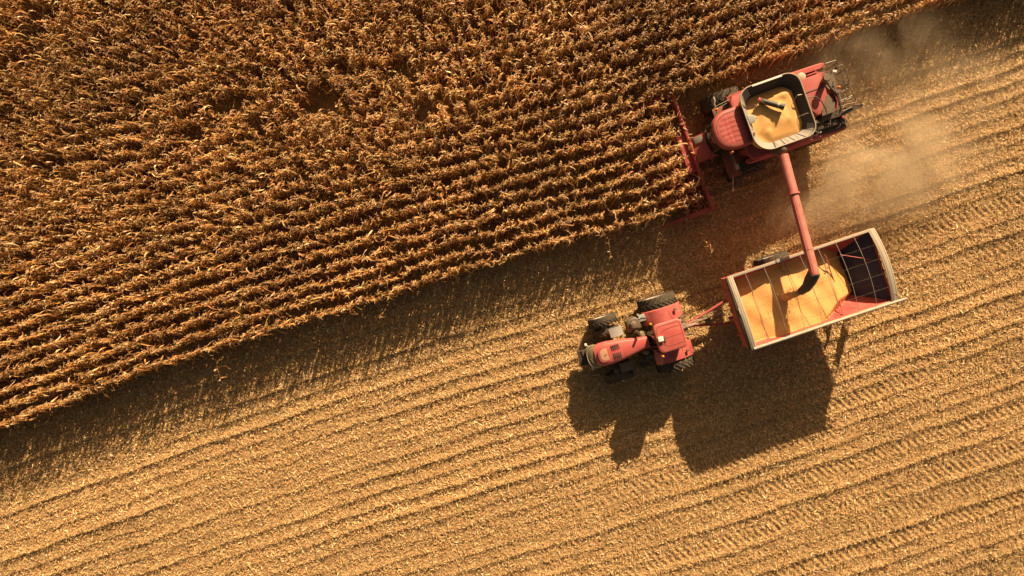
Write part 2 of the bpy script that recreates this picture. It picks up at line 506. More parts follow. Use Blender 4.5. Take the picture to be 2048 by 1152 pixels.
LC = [(0.76, 0.49, 0.24), (0.62, 0.37, 0.165), (0.86, 0.63, 0.37), (0.28, 0.155, 0.06), (0.90, 0.74, 0.50), (0.34, 0.25, 0.09), (0.52, 0.24, 0.12)]
acc = Acc()
pc = palette(n, LC, [3, 2.8, 2.3, 1.0, 0.5, 0.6, 0.35], 0.12)
pt = 0.86 + 0.26 * v2(f * 0.05 + 3, rel * 1.1 + 60) - 0.10 * v4(x * 0.3, y * 0.3 + 8) - 0.30 * np.clip((x - 15) / 12, 0, 1) * v1(f * 0.25 + 7, rel * 0.45 + 80)  # right side darkened in patches: light falloff towards the edge put into the colour
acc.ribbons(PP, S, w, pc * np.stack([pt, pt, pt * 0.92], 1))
# leaves and husk torn off onto the header and piled along its back edge
n3 = 520
fx = rng.uniform(3.2, 4.8, n3) ** 1.0; lx_ = rng.uniform(-2.9, 3.0, n3)
keep = (np.abs(lx_ - 0.1) > 1.0) | (fx < 3.45) | (rng.random(n3) < .2)
fx, lx_ = fx[keep], lx_[keep]; n3 = len(fx)
x, y = to_xy(fx, lx_)
az = rng.uniform(0, 2 * math.pi, n3); ln = rng.uniform(0.12, 0.4, n3); t = np.linspace(-.5, .5, 4)
zc = np.where(fx < 3.5, 1.10, 0.75) + rng.uniform(0, .2, n3)
PP = np.stack([x[:, None] + np.cos(az)[:, None] * t * ln[:, None], y[:, None] + np.sin(az)[:, None] * t * ln[:, None], zc[:, None] + (0.06 - 0.5 * t ** 2)[None] * ln[:, None]], 2)
tw = rng.normal(0, 0.6, n3)
S = np.stack([-np.sin(az) * np.cos(tw), np.cos(az) * np.cos(tw), np.sin(tw)], 1)[:, None, :].repeat(4, 1)
acc.ribbons(PP, S, rng.uniform(0.012, 0.028, n3)[:, None] * np.array([.5, 1, .9, .2]), palette(n3, LEAF, WT, .15))
# short chopped stalk pieces, thicker
n2 = 14000
x = rng.uniform(-XL, XL, n2); y = rng.uniform(-YL, YL, n2); f, l = to_fl(x, y)
m = cut_mask(f, l - L0(f)); x, y = x[m], y[m]; n2 = len(x)
az = rng.uniform(0, 2 * math.pi, n2); ln = rng.uniform(0.08, 0.3, n2); t = np.array([-0.5, 0.5])
xs = x[:, None] + np.cos(az)[:, None] * t * ln[:, None]; ys = y[:, None] + np.sin(az)[:, None] * t * ln[:, None]
zs = ground_z(xs.ravel(), ys.ravel()).reshape(xs.shape) + 0.025
for sgn in (1, -1):
    S = np.stack([-np.sin(az) * 0.8, np.cos(az) * 0.8, sgn * 0.6 + az * 0], 1)[:, None, :].repeat(2, 1)
    acc.ribbons(np.stack([xs, ys, zs], 2), S, np.full((n2, 2), 0.012), palette(n2, [(0.75, 0.56, 0.30), (0.55, 0.36, 0.15)], [1, 1]))
o = acc.build('straw_litter', M['straw'])
tag(o, 'loose chopped straw and husk scattered over the harvested ground', 'straw', kind='stuff')
# ------------------------------------------------------------------ mesh building kit
class B:
    def __init__(s): s.bm = bmesh.new()
    def _hex(s, co, bev=0.0):
        vs = [s.bm.verts.new(c) for c in co]
        fs = [s.bm.faces.new([vs[i] for i in f]) for f in ((0, 3, 2, 1), (4, 5, 6, 7), (0, 1, 5, 4), (1, 2, 6, 5), (2, 3, 7, 6), (3, 0, 4, 7))]
        if bev:
            es = list({e for f in fs for e in f.edges})
            bmesh.ops.bevel(s.bm, geom=es, offset=bev, segments=2, profile=0.6, affect='EDGES')
        return s
    def box(s, c, d, rz=0, ry=0, rx=0, bev=0.012):
        m = Matrix.Translation(c) @ Matrix.Rotation(rz, 4, 'Z') @ Matrix.Rotation(ry, 4, 'Y') @ Matrix.Rotation(rx, 4, 'X')
        x, y, z = d[0] / 2, d[1] / 2, d[2] / 2
        co = [m @ Vector(p) for p in ((-x, -y, -z), (x, -y, -z), (x, y, -z), (-x, y, -z), (-x, -y, z), (x, -y, z), (x, y, z), (-x, y, z))]
        return s._hex(co, min(bev, min(d) * 0.3))
    def rings(s, rings, caps=(True, True), close=False):
        """loft closed rings of equal point count"""
        R_ = [[s.bm.verts.new(p) for p in r] for r in rings]
        n = len(R_[0]); k = len(R_)
        for a in range(k if close else k - 1):
            r0, r1 = R_[a], R_[(a + 1) % k]
            for i in range(n):
                j = (i + 1) % n
                s.bm.faces.new([r0[i], r0[j], r1[j], r1[i]])
        if caps[0] and not close: s.bm.faces.new(R_[0][::-1])
        if caps[1] and not close: s.bm.faces.new(R_[-1])
        return s
    def prism(s, pts, z0, z1, inset=0.0, ins_h=0.0):
        """outline in xy raised from z0 to z1, with a rounded-over upper edge"""
        c = Vector((sum(p[0] for p in pts) / len(pts), sum(p[1] for p in pts) / len(pts)))
        def sh(d):
            o = []
            for p in pts:
                v = Vector(p) - c; l_ = v.length
                o.append(c + v * max(0.0, (l_ - d) / l_) if l_ > 0 else c)
            return o
        rs = [[(p[0], p[1], z0) for p in pts]]
        if inset:
            for a in (0.0, 0.35, 0.7, 1.0):
                th = a * math.pi / 2
                rs.append([(p.x, p.y, z1 - ins_h + ins_h * math.sin(th)) for p in sh(inset * (1 - math.cos(th)))])
        else: rs.append([(p[0], p[1], z1) for p in pts])
        return s.rings(rs)
    def cyl(s, p0, p1, r0, r1=None, n=14, caps=(True, True)):
        r1 = r0 if r1 is None else r1
        p0, p1 = Vector(p0), Vector(p1); d = (p1 - p0).normalized()
        a = d.orthogonal().normalized(); b = d.cross(a)
        def rg(p, r): return [p + (a * math.cos(t) + b * math.sin(t)) * r for t in [i * 2 * math.pi / n for i in range(n)]]
        return s.rings([rg(p0, r0), rg(p1, r1)], caps)
    def tube(s, pts, r, n=8, closed=False):
        pts = [Vector(p) for p in pts]; k = len(pts); rs = []
        up = Vector((0.013, 0.021, 1)).normalized(); pa = None
        for i, p in enumerate(pts):
            if closed: t = (pts[(i + 1) % k] - pts[i - 1])
            else: t = (pts[min(i + 1, k - 1)] - pts[max(i - 1, 0)])
            t.normalize()
            a = (pa - t * pa.dot(t)) if pa else (up - t * up.dot(t))
            if a.length < 1e-4: a = t.orthogonal()
            a.normalize(); pa = a; b = t.cross(a)
            rr = r[i] if isinstance(r, (list, tuple)) else r
            rs.append([p + (a * math.cos(q) + b * math.sin(q)) * rr for q in [j * 2 * math.pi / n for j in range(n)]])
        return s.rings(rs, close=closed)
    def lathe_y(s, prof, c=(0, 0, 0), n=40, close=True):
        """profile of (y, radius) spun about the Y axis"""
        rs = []
        for i in range(n):
            t = i * 2 * math.pi / n
            rs.append([(c[0] + r * math.cos(t), c[1] + y, c[2] + r * math.sin(t)) for y, r in prof])
        if close: return s.rings(rs, close=True)
        R_ = [[s.bm.verts.new(p) for p in r] for r in rs]
        for a in range(n):
            r0, r1 = R_[a], R_[(a + 1) % n]
            for i in range(len(prof) - 1): s.bm.faces.new([r0[i], r0[i + 1], r1[i + 1], r1[i]])
        return s
    def ball(s, c, r, sc=(1, 1, 1), u=14, v=10):
        m = Matrix.Translation(c) @ Matrix.Diagonal((r * sc[0], r * sc[1], r * sc[2], 1))
        bmesh.ops.create_uvsphere(s.bm, u_segments=u, v_segments=v, radius=1.0, matrix=m)
        return s
    def sheet(s, nx, ny, fn):
        g_ = [[s.bm.verts.new(fn(i / nx, j / ny)) for j in range(ny + 1)] for i in range(nx + 1)]
        for i in range(nx):
            for j in range(ny): s.bm.faces.new([g_[i][j], g_[i + 1][j], g_[i + 1][j + 1], g_[i][j + 1]])
        return s
    def each(s, name, mat, parent=None, ang=35):
        """one object for every separate piece in the builder"""
        seen = set(); out = []
        s.bm.verts.ensure_lookup_table()
        for v in s.bm.verts:
            if v in seen: continue
            st = [v]; seen.add(v); isl = []
            while st:
                w = st.pop(); isl.append(w)
                for e in w.link_edges:
                    u = e.other_vert(w)
                    if u not in seen: seen.add(u); st.append(u)
            nb = B(); mp = {w: nb.bm.verts.new(w.co) for w in isl}
            for f in {f for w in isl for f in w.link_faces}: nb.bm.faces.new([mp[w] for w in f.verts])
            out.append(nb.mk(name, mat, parent, ang))
        s.bm.free()
        return out
    def mk(s, name, mat, parent=None, ang=35, loc=None, fix=True):
        if fix: bmesh.ops.recalc_face_normals(s.bm, faces=s.bm.faces[:])
        me = bpy.data.meshes.new(name); s.bm.to_mesh(me); s.bm.free()
        me.materials.append(M[mat] if isinstance(mat, str) else mat)
        me.polygons.foreach_set('use_smooth', [True] * len(me.polygons))
        me.set_sharp_from_angle(angle=R(ang))
        o = bpy.data.objects.new(name, me); COL.objects.link(o)
        if parent: o.parent = parent
        if loc: o.location = loc
        return o
def empty(name, loc, rz):
    o = bpy.data.objects.new(name, None); COL.objects.link(o)
    o.location = loc; o.rotation_euler = (0, 0, rz); o.empty_display_size = 0.4
    return o
def rrect(x0, x1, y0, y1, r, n=5, rs=None):
    """rounded rectangle outline; rs gives a radius for each corner"""
    rs = rs or [r] * 4
    cs = [(x1 - rs[0], y1 - rs[0], 0, rs[0]), (x0 + rs[1], y1 - rs[1], 90, rs[1]), (x0 + rs[2], y0 + rs[2], 180, rs[2]), (x1 - rs[3], y0 + rs[3], 270, rs[3])]
    o = []
    for cx, cy, a, rr in cs:
        for i in range(n + 1):
            t = R(a + 90 * i / n); o.append((cx + rr * math.cos(t), cy + rr * math.sin(t)))
    return o
def smooth_path(pts, k=6):
    """Catmull-Rom through the given points"""
    P_ = [Vector(p) for p in pts]; P_ = [P_[0] * 2 - P_[1]] + P_ + [P_[-1] * 2 - P_[-2]]
    o = []
    for i in range(1, len(P_) - 2):
        a, b, c, d = P_[i - 1:i + 3]
        for j in range(k):
            t = j / k
            o.append(0.5 * ((2 * b) + (c - a) * t + (2 * a - 5 * b + 4 * c - d) * t * t + (3 * b - a - 3 * c + d) * t ** 3))
    o.append(P_[-2]); return o
def make_wheel(parent, x, y, rad, w, rim_mat='rim', lugs=21, dish=1):
    """wheel disc with its lugged tyre as a sub-part; axle along Y"""
    rr = rad * 0.60
    b = B()
    b.lathe_y([(-w * .42, rr), (-w * .42, rr * .93), (-w * .1 * dish, rr * .86), (0, rr * .35), (0.02 * dish, rr * .2), (0.10 * dish, rr * .18), (0.10 * dish, 0.01), (-.02, .01), (-.04 * dish - .02, rr * .36), (-w * .1 * dish - .04, rr * .9), (w * .40, rr * .93), (w * .42, rr)], n=36)
    for i in range(8):
        t = i * math.pi / 4
        b.cyl((rr * .27 * math.cos(t), 0.0, rr * .27 * math.sin(t)), (rr * .27 * math.cos(t), 0.05 * dish, rr * .27 * math.sin(t)), .022, n=6)
    wh = b.mk('wheel', rim_mat, parent, loc=(x, y, rad * 0.985))
    b = B(); h = w / 2
    b.lathe_y([(-h * .84, rr), (-h * .96, rr + (rad - rr) * .25), (-h, rr + (rad - rr) * .6), (-h * .93, rad * .93), (-h * .6, rad * .95), (0, rad * .957), (h * .6, rad * .95), (h * .93, rad * .93), (h, rr + (rad - rr) * .6), (h * .96, rr + (rad - rr) * .25), (h * .84, rr)], n=56)
    sw = 0.62 * w / rad; th = 0.30 * 2 * math.pi / lugs
    for sd in (1, -1):
        for i in range(lugs):
            a0 = (i + (0.5 if sd < 0 else 0)) * 2 * math.pi / lugs
            def pt(u, v, ra):
                yy = sd * (0.02 * w + u * (h * 1.0)); aa = a0 + sw * u ** 1.2 + v * th
                return (ra * math.cos(aa), yy, ra * math.sin(aa))
            for u0, u1 in ((0.0, .5), (.5, 1.0)):
                ro0 = rad * (1.0 - .012 * u0); ro1 = rad * (1.0 - .03 * u1)
                co = [pt(u0, -.5, rad * .93), pt(u1, -.5, rad * .90), pt(u1, .5, rad * .90), pt(u0, .5, rad * .93),
                      pt(u0, -.38, ro0), pt(u1, -.38, ro1), pt(u1, .38, ro1), pt(u0, .38, ro0)]
                b._hex(co)
    ty = b.mk('tyre', 'rubber', wh, ang=28)
    ty.data.materials.append(M['lug'])
    for p in ty.data.polygons:
        if p.index >= 56 * 11 and math.hypot(p.center.x, p.center.z) > rad * .955: p.material_index = 1
    return wh
# ================================================================== combine harvester
CH = empty('combine_harvester', (12.19, 8.08, 0.0), math.pi + CA)
tag(CH, 'dusty red combine harvester with an open grain tank cutting into the standing corn', 'combine harvester')
# chassis and hull
b = B()
def sec(x, hw, zb, zt, sl=0.25):
    return [(x, -hw, zb), (x, hw, zb), (x, hw, zt - sl), (x, hw - .12, zt), (x, -hw + .12, zt), (x, -hw, zt - sl)]
b.rings([sec(-3.45, 1.38, 1.35, 2.35), sec(-3.2, 1.45, 1.05, 2.5), (sec(-1.4, 1.45, .95, 2.55)), sec(1.2, 1.35, .9, 2.6), sec(1.45, 1.1, .95, 2.3)])
b.mk('body', 'red_dark', CH)
# side shields bulging over the wheels
for s in (-1, 1):
    b = B()
    pts = [(-3.62, 1.55), (-3.3, 1.10), (-.6, 1.0), (.3, 1.35), (1.35, 1.75), (1.35, 2.35), (.2, 2.70), (-1.6, 2.72), (-3.60, 2.45)]
    rs = []
    for yy, sh in ((1.46, 1.0), (1.66, 1.0), (1.72, .93)):
        cx, cz = -1.2, 1.9
        rs.append([(cx + (x - cx) * sh, s * yy, cz + (z - cz) * sh) for x, z in pts])
    b.rings(rs)
    b.box((-1.2, s * 1.735, 1.95), (3.8, .02, .05), bev=.006)
    b.mk('side_panel', 'red', CH)
# axles
b = B(); b.cyl((1.1, -1.6, .97), (1.1, 1.6, .97), .17); b.cyl((-2.45, -1.3, .68), (-2.45, 1.3, .68), .11); b.box((1.1, 0, 1.1), (.6, 1.2, .5)); b.each('axle', 'darksteel', CH)
for s in (-1, 1):
    make_wheel(CH, 1.15, s * 1.80, 1.0, .72, dish=s)
    make_wheel(CH, -2.45, s * 1.52, .68, .5, lugs=17, dish=s)
# cab with glass, roof and ribs
b = B()
def cabring(z, g): return [(x, y, z) for x, y in [(1.45 , -.86 * g), (2.3, -.88 * g), (2.72 * (1 + (g - 1) * .5), -.6 * g), (2.86 * (1 + (g - 1) * .6), 0), (2.72 * (1 + (g - 1) * .5), .6 * g), (2.3, .88 * g), (1.45, .86 * g)]]
b.rings([cabring(1.75, .92), cabring(2.3, 1.0), cabring(3.42, .97)])
cab = b.mk('cab', 'glass', CH)
b = B()
for y, x in ((-.87, 1.5), (-.89, 2.25), (.87, 1.5), (.89, 2.25), (-.6, 2.73), (.6, 2.73)): b.tube([(x, y * .95, 1.75), (x, y, 2.3), (x, y * .97, 3.45)], .035, 6)
b.rings([[(x, y, 1.70) for x, y, _ in cabring(0, .95)], [(x, y, 1.80) for x, y, _ in cabring(0, .97)]])
b.each('cab_frame', 'black', cab)
roofo = [(1.36, -.93), (1.8, -.95), (2.25, -.93), (2.6, -.80), (2.82, -.60), (2.94, -.32), (2.98, 0), (2.94, .32), (2.82, .60), (2.6, .80), (2.25, .93), (1.8, .95), (1.36, .93)]
roofo = [tuple(p.xy) for p in smooth_path([(x, y, 0) for x, y in roofo], 3)]
b = B(); b.prism([(x + .02, y * 1.01) for x, y in roofo], 3.40, 3.50)
b.mk('roof_trim', 'black', cab)
b = B(); b.prism(roofo, 3.46, 3.70, .16, .14)
roof = b.mk('roof', 'red', cab, ang=50)
# raised field with grooves: plates separated by gaps
b = B()
def plate(x0, x1, y0, y1, clipf):
    b.box(((x0 + x1) / 2, (y0 + y1) / 2, 3.706), (x1 - x0, y1 - y0, .03), bev=.01)
ny = 6; wy = 1.34 / ny
for i in range(ny):
    y0 = -.67 + i * wy; yc = y0 + wy / 2
    xf = 2.70 - .35 * (abs(yc) / .67) ** 2.2
    b.box((1.74, yc, 3.697), (.78, wy * .40, .022), bev=.008)
    b.box((2.265, yc, 3.694), (.21, wy * .96, .013), bev=.004)
    xm = (2.385 + xf) / 2
    b.box((xm, yc, 3.697), (max(.05, xf - 2.385), wy * .96, .013), bev=.004)
b.each('roof_rib', 'red', roof)
b = B()
gro = [(1.42, -.74), (2.2, -.76), (2.55, -.62), (2.76, -.34), (2.80, 0), (2.76, .34), (2.55, .62), (2.2, .76), (1.42, .74)]
b.tube([(x, y, 3.698) for x, y in [tuple(p.xy) for p in smooth_path([(x, y, 0) for x, y in gro], 4)]], .013, 5)
b.mk('roof_seam', 'black', roof)
# orange beacons on stalks
for x, y in ((2.42, -1.10), (2.40, 1.0)):
    b = B(); b.cyl((x, y, 3.40), (x, y, 3.46), .06); b.cyl((x, y, 3.46), (x, y, 3.56), .068, .05); b.ball((x, y, 3.56), .05); b.mk('beacon', 'amber', CH)
    b = B(); b.tube([(x - .06, y * .86, 3.38), (x, y, 3.36), (x, y, 3.42)], .016, 6); b.mk('beacon_bracket', 'rail', CH)
# mirror arms
for s in (-1, 1):
    b = B(); b.tube([(2.45, s * .9, 3.35), (2.35, s * 1.25, 3.3), (2.15, s * 1.62, 2.85)], .018, 6); b.mk('mirror_arm', 'rail', CH)
    b = B(); b.box((2.13, s * 1.68, 2.72), (.07, .26, .42), bev=.03); b.box((2.13, s * 1.5, 2.62), (.06, .12, .12), bev=.03); b.mk('mirror', 'steel', CH)
# side rail by the cab (far side)
b = B(); b.tube([(1.25, -1.05, 2.5), (1.25, -1.45, 2.5), (1.30, -1.50, 2.5), (2.0, -1.42, 2.5), (2.15, -1.36, 2.5), (2.2, -1.15, 2.5), (2.15, -.98, 2.5)], .018, 6)
b.tube([(1.28, -1.1, 2.3), (1.30, -1.42, 2.3), (2.05, -1.32, 2.3)], .016, 6); b.mk('handrail', 'rail', CH)
b = B(); b.box((1.45, -1.15, 2.05), (1.3, .5, .06)); b.mk('catwalk', 'red_dark', CH)
# driver's platform and ladder (near side)
b = B(); b.prism(rrect(1.25, 2.28, .95, 2.05, .12), 1.72, 1.80, .03, .03); b.box((1.75, 1.45, 1.55), (.8, .9, .32), bev=.05)
b.mk('platform', 'red_dark', CH)
b = B()
for i in range(4): b.box((1.62, 2.12 + i * .10, 1.45 - i * .33), (.42, .22, .035), bev=.01)
for xx in (1.42, 1.82): b.tube([(xx, 2.05, 1.7), (xx, 2.48, .35)], .022, 6)
b.mk('ladder', 'darksteel', CH)
b = B(); b.tube([(2.22, 1.0, 1.8), (2.22, 1.0, 2.75), (2.22, 1.95, 2.75), (2.22, 1.95, 1.8)], .018, 6); b.tube([(1.3, 1.98, 1.8), (1.3, 1.98, 2.7), (1.55, 2.0, 2.7), (1.55, 2.0, 1.8)], .018, 6); b.each('handrail', 'rail', CH)
b = B(); b.box((2.06, 2.62, 1.0), (.12, .12, .12), bev=.03); b.tube([(2.06, 2.05, 1.6), (2.06, 2.62, 1.0)], .014, 6); b.mk('marker_light', 'clear', CH)
# red deck between the tank and the platform
b = B(); b.prism([(1.42, -1.36), (1.42, 1.30), (1.25, 1.62), (-1.55, 1.66), (-1.55, -1.62), (1.25, -1.58)], 2.58, 2.78, .05, .05); b.mk('deck', 'red', CH)
# grain tank extension
tz = lambda r, z: [(x, y, z) for x, y in r]
outer = rrect(-1.47, 1.47, -1.55, 1.55, .62, 7, [.80, .55, .62, .62])
def shrink(r, d):
    return [(x * (1 - d / 1.47), y * (1 - d / 1.55)) for x, y in r]
b = B()
b.rings([tz(shrink(outer, .42), 2.74), tz(shrink(outer, .10), 3.72), tz(outer, 3.94), tz(outer, 4.0), tz(shrink(outer, .035), 4.0), tz(shrink(outer, .05), 3.95), tz(shrink(outer, .36), 3.56), tz(shrink(outer, .55), 2.86)], caps=(True, True))
tank = b.mk('grain_tank', 'tankin', CH, ang=40)
b = B(); b.tube([(x, y, 4.012) for x, y in shrink(outer, .015)], .028, 6, closed=True); b.mk('tank_rim', 'beige', tank)
# seams and stiffeners on the tank wall, near side and front
b = B()
for x in (-.55, -.05, .45):
    b.box((x, 1.36, 3.775), (.03, .38, .02), rx=R(51), bev=.004)
for y in (-.75, -.2, .35, .9): b.box((1.28, y, 3.775), (.38, .03, .02), ry=R(-51), bev=.004)
b.each('tank_seam', 'black', tank)
b = B()
def wall_pt(a, v, off=.012):
    # a: angle round the tank, v: 0 rim .. 1 foot of the sloping extension
    k = int(a) % len(outer); k2 = (k + 1) % len(outer); fr_ = a - int(a)
    x = outer[k][0] * (1 - fr_) + outer[k2][0] * fr_; y = outer[k][1] * (1 - fr_) + outer[k2][1] * fr_
    d = .05 + .31 * v
    return (x * (1 - d / 1.47), y * (1 - d / 1.55), 3.95 - .39 * v + off)
for a0, a1, n_ in ((25, 30.9, 12), (31.1, 31.42, 4), (31.47, 31.9, 4), (32.1, 39.0, 14), (39.05, 39.30, 3), (39.34, 39.62, 3), (39.66, 39.95, 3), (40.05, 43.5, 8), (43.7, 46.5, 6)):
    b.sheet(n_, 3, lambda u, v: wall_pt((a0 + (a1 - a0) * u) % len(outer), .01 + v * (.96 if a0 < 43 else .6)))
b.each('tank_sunlit_tone', 'sunlit_tone', tank)  # pale sheets added over the sun-facing tank walls as painted sunlight
b = B(); b.box((.0, -1.50, 4.03), (1.45, .07, .035), bev=.01); b.mk('tank_lip', 'white', tank)
# bubble-up auger inside the tank
b = B(); b.cyl((.40, -.76, 3.62), (-.22, -.22, 3.86), .125, n=18); b.cyl((-.22, -.22, 3.86), (-.36, -.10, 3.90), .125, .155, n=18, caps=(False, False)); b.box((.36, -.70, 3.60), (.2, .2, .3), rz=R(40)); fa = b.mk('fill_auger', 'black', tank); fa.location.z = .10
b = B(); b.box((.5, -.84, 3.68), (.16, .16, .14), rz=R(40), bev=.03); b.mk('auger_cap', 'red', fa)
b = B(); b.cyl((.03, -.44, 3.74), (-.20, -.24, 3.885), .108, .112, n=14); b.mk('auger_shell', 'bluegrey', fa)
b = B(); b.tube([(-1.44, .57, 3.95), (-1.30, .50, 3.92), (-1.0, .50, 3.72), (-.82, .62, 3.55), (-.72, .85, 3.46)], .014, 6)
b.tube([(-1.40, -.38, 3.92), (-1.16, -.42, 3.92)], .03, 6); b.tube([(-1.12, -.42, 3.9), (-.95, -.2, 3.7), (-.84, -.02, 3.5), (-.98, -.3, 3.62)], .014, 6)
b.tube([(.75, -.70, 3.72), (.68, -.5, 3.56)], .022, 6); b.each('tank_rod', 'steel', tank)
b = B(); b.prism([(1.34, -.35), (1.34, .12), (1.05, .05), (.98, -.22)], 3.72, 3.90, .05, .05); b.cyl((1.02, -.1, 3.84), (.93, -.1, 3.84), .04); b.mk('moisture_sensor', 'bluegrey', tank)
# grain in the tank (own thing)
gt = B()
def tank_h(x, y):
    d = math.hypot(x + .38, y - .25)
    return 3.64 - .16 * max(0.0, -y - .75) / .4 + .14 * math.exp(-(d / .55) ** 2) - .06 * math.hypot(x, y) + .10 * math.exp(-((x + .7) ** 2 + (y + .7) ** 2) / .12) + .07 * (float(v4(x * 4 + 30, y * 4 + 30)) - .5) + .12 * math.exp(-((x - .3) ** 2 + (y - .5) ** 2) / .3) - .10 * math.exp(-((x - .85) ** 2 + (y + .85) ** 2) / .20) + .015 * math.sin(x * 9 + y * 4) + .05 * (v5(x * 3 + 9, y * 3 + 9) - .5)
go = [(x, y) for x, y in shrink(outer, .20)]
ringsG = []
for k in range(1, 25):
    fk = k / 24
    ringsG.append([(x * fk, y * fk, float(tank_h(x * fk, y * fk))) for x, y in go])
gt.rings([[(x, y, 3.05) for x, y in go]] + ringsG[::-1], caps=(True, True))
o = gt.mk('corn_grain', 'grain', None, ang=80); o.matrix_world = Matrix.Translation((12.19, 8.08, 0)) @ Matrix.Rotation(math.pi + CA, 4, 'Z')
tag(o, "rounded heap of yellow corn grain filling the combine's tank", 'grain')
# engine deck
b = B(); b.prism([(-1.50, -1.12), (-1.50, .70), (-2.16, .70), (-2.45, .28), (-2.74, -.10), (-2.78, -.95), (-2.66, -1.12)], 2.9, 3.42, .03, .03)
hood = b.mk('engine_hood', 'red', CH)
b = B(); b.box((-2.14, -.46, 3.425), (1.26, .04, .03), bev=.01); b.mk('hood_slot', 'black', hood)
b = B()
b.box((-1.72, .12, 3.43), (.05, 1.05, .03), bev=.01); b.box((-1.9, .34, 3.43), (.42, .03, .03), bev=.01); b.each('hood_bar', 'red_dark', hood)
b = B(); b.box((-1.88, .19, 3.428), (.30, .9, .012), bev=.003); b.mk('hood_grille', 'red_dark', hood)
b = B(); b.box((-2.45, -1.24, 3.0), (.46, .06, .5), bev=.01); b.box((-2.68, -1.2, 3.0), (.05, .24, .5), bev=.01); b.box((-3.0, -1.08, 2.95), (.4, .2, .12)); b.mk('air_screen', 'red', CH)
b = B(); b.cyl((-2.0, -1.27, 2.6), (-2.0, -1.27, 3.15), .22, n=20); b.ball((-2.0, -1.27, 3.15), .22, (1, 1, .35)); b.mk('water_tank', 'beige', CH)
b = B(); b.cyl((-2.78, -.66, 3.3), (-2.66, -.74, 3.98), .14, .155, n=18); b.cyl((-2.66, -.74, 3.98), (-2.655, -.745, 4.05), .19, .16, n=18); b.cyl((-2.86, -.5, 3.3), (-2.92, -.26, 3.35), .05); b.mk('air_intake', 'darksteel', CH)
b = B(); b.prism([(-2.50, .30), (-2.62, .30 - .28), (-2.90, -.12), (-3.08, .40), (-2.92, .78), (-2.3, .78)], 3.1, 3.16); b.mk('grey_cover', 'darksteel', CH)
# rear red frame and hydraulic pipes
b = B(); b.tube([(-2.80, -1.0, 3.2), (-3.05, -.6, 3.15), (-3.22, -.1, 3.1), (-3.25, .35, 3.1), (-3.1, .7, 3.05)], .055, 8); b.box((-3.05, -.35, 3.0), (.22, .5, .2), rz=R(12)); b.mk('rear_frame', 'red', CH)
b = B()
b.tube([(-2.95, -.85, 3.15), (-3.12, -.3, 3.2), (-3.3, .1, 3.15), (-3.3, .75, 3.1)], .045, 8); b.tube([(-3.42, -.1, 3.05), (-3.38, .6, 3.05)], .03, 6); b.box((-3.1, .05, 2.8), (.5, 1.0, .5)); b.mk('exhaust_pipe', 'black', CH)
# rails of the rear service deck
b = B()
def rl(*p, r=.024): b.tube([Vector(q) for q in p], r, 6)
rl((-2.80, -1.28, 3.1), (-2.80, -1.30, 3.5), (-3.02, -1.42, 3.62), (-3.50, -1.40, 3.62), (-3.62, -1.20, 3.5), (-3.62, -1.12, 3.1))
rl((-2.95, -1.12, 3.15), (-3.45, -1.0, 3.45), (-3.66, -1.15, 3.5))
rl((-3.25, -.9, 3.1), (-3.52, -1.12, 3.52), (-3.80, -1.12, 3.52), (-3.92, -.95, 3.45), (-3.93, -.22, 3.35), (-3.93, -.2, 2.6))
rl((-3.7, -.95, 3.4), (-3.74, -.3, 3.3), (-3.9, -.22, 3.3))
rl((-3.22, -.02, 3.1), (-3.92, -.12, 3.2)); rl((-3.24, .06, 3.0), (-3.92, -.04, 3.05))
rl((-3.93, -.2, 3.2), (-4.06, .40, 3.15), (-4.1, .62, 3.1)); rl((-3.3, .40, 3.0), (-4.05, .33, 3.0)); rl((-3.3, .46, 2.9), (-4.05, .40, 2.9))
rl((-3.1, .64, 3.05), (-3.7, .66, 3.15), (-4.02, .72, 3.15), (-4.12, .60, 3.1), (-4.10, .42, 3.1), r=.02)
rl((-3.93, -.9, 3.4), (-3.93, -.9, 2.5)); rl((-3.62, -1.3, 3.5), (-3.62, -1.3, 2.4))
b.each('handrail', 'rail', CH)
b = B(); b.prism([(-3.35, -1.3), (-3.35, .5), (-3.9, .3), (-3.9, -1.1)], 2.30, 2.36); b.box((-3.6, 0, 1.9), (.3, 2.2, .8), bev=.05); b.mk('straw_chopper', 'darksteel', CH)
b = B(); b.box((-3.40, -.97, 3.42), (.20, .12, .10), rz=R(-25), bev=.03); b.mk('work_light', 'clear', CH)
b = B(); b.cyl((-3.36, -.20, 3.30), (-3.36, -.20, 3.44), .07, .055); b.ball((-3.36, -.2, 3.44), .055); b.mk('beacon', 'amber', CH)
# grey chute arm along the rear
b = B(); b.rings([[(-2.35, .74, 2.95), (-2.35, 1.02, 2.9), (-2.35, 1.02, 2.7), (-2.35, .74, 2.7)], [(-3.2, .74, 3.08), (-3.2, 1.06, 3.0), (-3.2, 1.06, 2.75), (-3.2, .74, 2.75)], [(-3.95, .80, 3.0), (-3.95, 1.05, 2.98), (-3.95, 1.05, 2.8), (-3.95, .8, 2.8)]])
b.tube([(-3.3, .9, 3.1), (-3.9, .84, 3.06)], .03, 6)
b.mk('rear_duct', 'darksteel', CH)
b = B(); b.rings([[(-3.95, .80, 2.98), (-3.95, 1.0, 2.96), (-3.95, 1.0, 2.8), (-3.95, .8, 2.8)], [(-4.38, .88, 2.98), (-4.38, .98, 2.95), (-4.38, .98, 2.85), (-4.38, .88, 2.85)]]); b.ball((-3.0, .95, 3.08), .05); b.each('duct_boot', 'black', CH)
